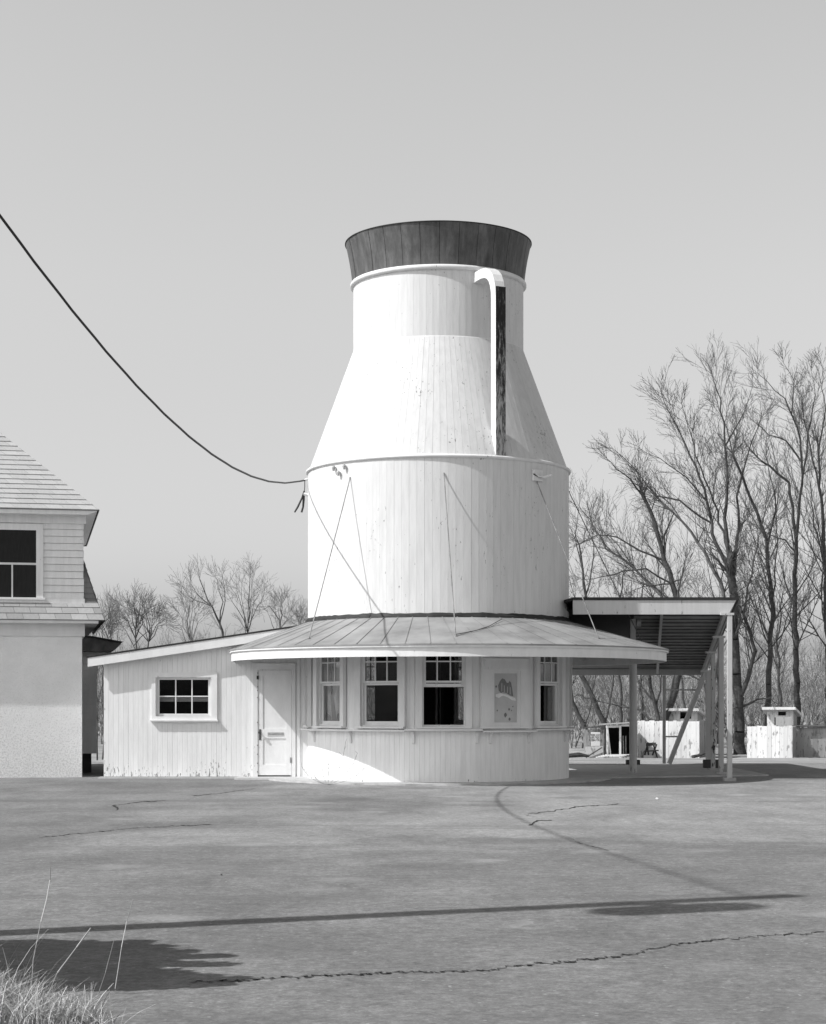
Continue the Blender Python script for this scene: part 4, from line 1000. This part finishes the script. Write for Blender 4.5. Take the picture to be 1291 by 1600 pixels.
Yh = HY2-.3; a, b = gx(912, Yh), gx(943, Yh); mb = MB(); mb.add([(a, Yh, z0), (b, Yh, z0), (b, Yh+.25, hz(1166, Yh)), (a+.12, Yh+.25, hz(1167, Yh)), (a, Yh+.05, z0), (b, Yh+.05, z0), (b, Yh+.3, hz(1166, Yh)), (a+.12, Yh+.3, hz(1167, Yh))], [(0, 1, 2, 3), (7, 6, 5, 4), (0, 4, 5, 1), (1, 5, 6, 2), (2, 6, 7, 3), (3, 7, 4, 0)]); mb.build('panel', M['booth_grey'], t)
mb = MB(); mb.beam((a+.1, Yh-.06, z0+.03), (b-.05, Yh+.05, hz(1168, Yh)), .05, .05); mb.build('diagonal_brace', M['timber'], t)
t = thing('plank_pile', (gx(945, 79.5), 79.5, gz(79.5)), 'pale loose planks lying flat before the open hut', 'planks'); 
for k in range(5):
    a = gx(932+k*4, 79.5); mb = MB(); mb.beam((a, 79.3+k*.15, gz(79.5)+.05+.02*k), (a+1.1, 79.6+k*.12, gz(79.5)+.06+.02*k), .16, .03); mb.build('plank', M['booth'], t)
t = thing('broken_chair', (gx(1018, 82.6), 82.6, gz(82.6)), 'dark broken folding chair leaning on the wide plank booth', 'chair')
Yc = 82.9; zc = gz(Yc); xc = gx(1018, Yc)
for dx, tx in ((-.35, -.1), (.25, .12)):
    MB().beam((xc+dx, Yc-.2, zc), (xc+tx, Yc+.4, zc+.68), .06, .05).build('leg', M['timber'], t)
    MB().beam((xc+dx*.2, Yc+.3, zc), (xc+tx*2, Yc, zc+.62), .06, .05).build('leg', M['timber'], t)
MB().beam((xc-.3, Yc-.05, zc+.3), (xc+.3, Yc-.05, zc+.34), .4, .05).build('seat', M['timber'], t); MB().beam((xc-.2, Yc+.3, zc+.6), (xc+.25, Yc+.3, zc+.62), .05, .14).build('backrest', M['timber'], t)
MB().beam((xc-.45, Yc-.4, zc+.07), (xc+.0, Yc-.3, zc+.07), .25, .12).build('foot_board', M['booth'], t)
t = MB(); t.tube([(gx(1082, 81), 81, gz(81)+.05), (gx(1092, 81), 81.2, gz(81)+.10), (gx(1104, 81), 81.3, gz(81)+.22), (gx(1112, 81), 81.3, gz(81)+.2)], [.08, .07, .06, .03], 6)
tag(t.build('fallen_branch', M['bark']), 'dark fallen branch on the dirt in front of the wide booth', 'branch')
t = MB(); t.tube([(gx(888, 80), 80, gz(80)+.1), (gx(905, 80), 80.2, gz(80)+.14), (gx(922, 80), 80.3, gz(80)+.08)], [.1, .12, .05], 6)
tag(t.build('fallen_log', M['bark']), 'dark fallen log on the dirt at the edge of the round stand wall', 'log')

# ---------------------------------------------------------------- utility pole, cables
pb = Vector((-5.90, 9.46, 0))
up = thing('utility_pole', pb, 'wooden utility pole standing outside the left edge, its shadow crossing the asphalt', 'utility pole')
MB().tube([pb, pb+Vector((0, 0, 5)), pb+Vector((.03, 0, 9.85))], [.17, .14, .11], 14).build('pole', M['pole'], up)
MB().tube([pb+Vector((.12, -.42, 8.25)), pb+Vector((.12, -.42, 9.15))], .24, 16).build('transformer', M['corr'], up)
MB().beam(pb+Vector((0, -.1, 8.7)), pb+Vector((.1, -.3, 8.7)), .06, .2).build('mounting_arm', M['iron'], up)
ca = pb+Vector((0.05, .1, 9.45)); cb = Vector(L(-88)(0, .06, 5.58))
pho = [(52, 398), (100, 466), (160, 547), (218, 612), (300, 690), (345, 719), (400, 743), (430, 748), (468, 748)]
ss, zs = [0, 1], [ca.z, cb.z]
for x, y in pho:
    k = (x-645.5)/F; s = (k*ca.y-ca.x)/((cb.x-ca.x)-k*(cb.y-ca.y)); Y = ca.y+(cb.y-ca.y)*s; ss.append(s); zs.append(EYE+(1104-y)/F*Y)
co = np.polyfit(ss, zs, 3, w=[.6, 3]+[1]*len(pho))
pts = []
for i in range(61):
    s = i/60; q = ca.lerp(cb, s); q.z = float(np.polyval(co, s)); pts.append(q+Vector((0, 0, .004*math.sin(i*2.1))))
pts[-1] = cb
tag(MB().tube(pts, .016, 6).build('power_cable', M['black']), 'thick black cable sagging from the left down to the round stand', 'cable')
t = MB(); q = Vector(cb)
t.tube([q, q+Vector((.0, 0, -.12)), q+Vector((-.01, 0, -.22))], .008, 5)
t.tube([q+Vector((-.01, 0, -.2)), q+Vector((-.05, 0, -.33)), q+Vector((-.13, 0, -.50)), q+Vector((-.19, 0, -.60))], [.014, .018, .02, .016], 6)
t.tube([q+Vector((-.01, -.01, -.2)), q+Vector((-.02, 0, -.36)), q+Vector((-.03, 0, -.5)), q+Vector((-.06, 0, -.6))], [.016, .022, .02, .02], 6)
tag(t.build('wire_splice', M['black']), 'frayed black wire ends hanging below the cable at the round stand', 'wire')
t = MB(); t.tube([cb, Vector(L(-86)(0, 0, 5.60))], .02, 6); t.tube([Vector(L(-87)(0, .0, 5.30)), Vector(L(-87)(0, .08, 5.32))], .03, 6); t.build('cable_hook', M['trim'], can)

# ---------------------------------------------------------------- curtain behind the left window
T = L(-54); v = []; n = 24
for side_, (a, b) in enumerate(((-.34, .02), (.06, .33))):
    pass
mb = MB()
for a0, a1, b0, b1 in ((-.62, -.30, -.56, -.20), (-.26, .12, -.06, .12)):
    k = len(mb.v); m = 10
    for i in range(13):
        for j in range(9):
            f = j/8; s = i/12; lo = b0+(b1-b0)*s; hi = a0+(a1-a0)*s
            u = hi+(lo-hi)*f**2; zz_ = 2.4-1.3*f-(.12*math.sin(s*math.pi) if False else 0)+.15*f*math.sin(s*math.pi)
            mb.v.append(T(u, -.19-.02*math.sin(s*14+f*2), zz_))
    for i in range(12):
        for j in range(8): mb.f.append((k+i*9+j, k+(i+1)*9+j, k+(i+1)*9+j+1, k+i*9+j+1))
o = mb.build('curtain', M['curtain'], smooth=True); so_ = o.modifiers.new('solid', 'SOLIDIFY'); so_.thickness = .004
tag(o, 'limp pale curtain hanging inside the leftmost window of the round stand', 'curtain')

# ---------------------------------------------------------------- weeds and grass
def wp(x, y):                                             # ground point seen at photo x, y
    Y = EYE*F/(y-1104); return Vector(((x-645.5)/F*Y, Y, 0))
q = Vector(((513-645.5)/F*31.4, 31.4, 0)); t = thing('dry_weed', q, 'dry leafless weed growing in front of the sunlit foot of the round stand', 'weed')
S = []
for k, (x, z, n) in enumerate(((0, .42, 4), (-.45, .32, 5), (.5, .55, 6), (.3, .75, 6), (-.25, .18, 4), (.62, .3, 5), (-.1, .28, 4))):
    p = q.copy(); e = q+Vector((x, R_.uniform(-.1, .1), z)); c = q+Vector((x*.75, 0, z*.25))
    for i in range(8):
        s = (i+1)/8; w_ = (q*(1-s)**2+c*2*s*(1-s)+e*s*s); S.append((*p, *w_, .006 if k == 0 else .004, .003)); p = w_
        if i > 2: b = w_+Vector((R_.uniform(-.08, .08), 0, R_.uniform(.01, .08))); S.append((*w_, *b, .003, .002))
seg_obj('stem', S, M['twig_pale'], t, 3)
def blades(name, pts, m, hmin, hmax, w, lean, parent=None):
    V, Fc = [], []
    for p in pts:
        h = R_.uniform(hmin, hmax); a = R_.uniform(0, 6.28); dx, dy = math.cos(a), math.sin(a); ln = R_.uniform(.1, lean)*h; ww = w*R_.uniform(.5, 1.2)
        ld = R_.uniform(0, 6.28); lx, ly = math.cos(ld)*ln+.25*h*(R_.random() < .5), math.sin(ld)*ln; k = len(V); n = 4
        for i in range(n+1):
            s = i/n; c = (p[0]+lx*s*s, p[1]+ly*s*s, p[2]+h*s*(1-.25*s*ln/h)); q_ = ww*(1-s)+.0006
            V += [(c[0]-dx*q_, c[1]-dy*q_, c[2]), (c[0]+dx*q_, c[1]+dy*q_, c[2])]
        for i in range(n): Fc.append((k+2*i, k+2*i+1, k+2*i+3, k+2*i+2))
    return link(name, V, Fc, m, parent)
P = []
while len(P) < 3600:
    x = R_.uniform(-2.6, -1.12); y = R_.uniform(7.3, 8.75)
    e_ = (x+2.3)/.8; c_ = 8.6-.7*max(0, e_)**1.6+.06*math.sin(x*13)
    if y < c_ and R_.random() < (1 if y < c_-.15 else .5): P.append((x, y, .06*max(0, min(1, (c_-y)*2))))
o = blades('dry_grass', P, M['grass'], .05, .21, .0024, 1.2); tag(o, 'tuft of pale dry grass at the lower left corner', 'grass', kind='stuff')
P3 = [(x+R_.uniform(-.03, .03), y+R_.uniform(-.03, .03), z+R_.uniform(0, .05)) for x, y, z in P if R_.random() < .8 and math.sin(x*9)*math.sin(y*7+x*3) > -.55]
o = blades('grass_thatch', P3, M['grass'], .04, .1, .003, 2.6); tag(o, 'matted broken dry grass under the corner tuft', 'grass', kind='stuff')
P2 = [p for p in P if p[1] > 7.8 and p[0] < -1.5][:80]; o = blades('tall_grass', P2, M['grass'], .2, .42, .003, .7); tag(o, 'sparse tall dry grass stalks rising from the corner tuft', 'grass', kind='stuff')
S = []
for x0, tp in ((42, [(1580), (1500), (1440), (1380), (1350)]),):
    p0 = wp(40, 1560); Yg = p0.y
    pr = [px(a, b, Yg) for a, b in ((48, 1560), (52, 1500), (64, 1440), (73, 1405), (78, 1375), (79, 1355))]
    for a, b in zip(pr[:-1], pr[1:]): S.append((*a, *b, .0022, .002))
    pr = [px(a, b, Yg+.1) for a, b in ((180, 1545), (190, 1480), (198, 1440), (208, 1405))]
    for a, b in zip(pr[:-1], pr[1:]): S.append((*a, *b, .002, .0015))
    pr = [px(a, b, Yg+.1) for a, b in ((150, 1565), (165, 1520), (178, 1470))]
    for a, b in zip(pr[:-1], pr[1:]): S.append((*a, *b, .003, .0015))
    pr = [px(a, b, Yg-.1) for a, b in ((60, 1590), (90, 1520), (120, 1480), (142, 1450))]
    for a, b in zip(pr[:-1], pr[1:]): S.append((*a, *b, .004, .0025))
seg_obj('grass_stalk', S, M['grass'], None, 4); tag(bpy.data.objects['grass_stalk'], 'few long bent grass stalks arching above the corner tuft', 'grass', kind='stuff')
mb = MB(); mb.add([(-3, 7, .012), (-1.3, 7, .012), (-1.35, 7.8, .012), (-1.6, 8.3, .012), (-1.9, 8.62, .012), (-3, 8.8, .012)], [tuple(range(6))]); tag(mb.build('verge_soil', M['dirt']), kind='structure')
for k_, (x, y, r, lab) in enumerate(((1027, 1249, .022, 'small white stone on the sunlit asphalt in front of the carport shadow'), (346, 1368, .009, 'tiny dark stone lying alone on the asphalt at mid left'))):
    p_ = wp(x, y); V_ = []; mb = MB()
    mb.tube([p_+Vector((0, 0, .0)), p_+Vector((.002, 0, r*.5)), p_+Vector((.004, 0, r*.9)), p_+Vector((.006, 0, r))], [r, r*1.1, r*.7, r*.2], 7)
    for q_ in range(len(mb.v)): v_ = mb.v[q_]; mb.v[q_] = (v_[0]+random.uniform(-.15, .15)*r, v_[1]+random.uniform(-.15, .15)*r, v_[2])
    tag(mb.build('stone', M['paper'] if k_ == 0 else M['block']), lab, 'stone')
# evergreen bush outside the left edge that shades the corner
bb = Vector((-3.75, 8.9, 0)); t = thing('evergreen_bush', bb, 'dense evergreen bush outside the left edge, its ragged shadow on the asphalt', 'bush')
MB().tube([bb, bb+Vector((.05, 0, 1.2)), bb+Vector((0, 0, 2.2))], [.09, .06, .03], 8).build('trunk', M['bark'], t)
V, Fc = [], []
def leafball(c, rx, ry, rz_, n):
    for _ in range(n):
        d = Vector((R_.gauss(0, 1), R_.gauss(0, 1), R_.gauss(0, 1))).normalized()*R_.random()**.45; p = Vector((c[0]+d.x*rx, c[1]+d.y*ry, c[2]+d.z*rz_))
        a = rv(1).normalized()*.06; b = rv(1).normalized()*.05; k = len(V); V.extend([tuple(p-a-b), tuple(p+a-b), tuple(p+a+b), tuple(p-a+b)]); Fc.append((k, k+1, k+2, k+3))
leafball(bb+Vector((0, .25, 1.6)), .78, .8, .9, 4200); leafball(bb+Vector((-.2, .3, .9)), .7, .7, .7, 1500); leafball(bb+Vector((.25, -.5, 1.65)), .6, .42, .55, 1800); leafball(bb+Vector((.75, -.62, 1.8)), .5, .2, .3, 700)
for tx, ty, tz in ((.72, .45, 2.0), (.96, -.05, 2.0), (1.08, -.57, 2.0), (.5, .9, 1.9), (.75, .2, 2.2)):           # boughs that reach right
    for k in range(8):
        s = k/7; leafball(bb+Vector((tx*(.3+.7*s), .2*(1-s)+ty*s, 1.6*(1-s)+tz*s)), .24*(1-.8*s), .15*(1-.75*s), .22*(1-.8*s), 170)
link('crown', V, Fc, M['leaf'], t)
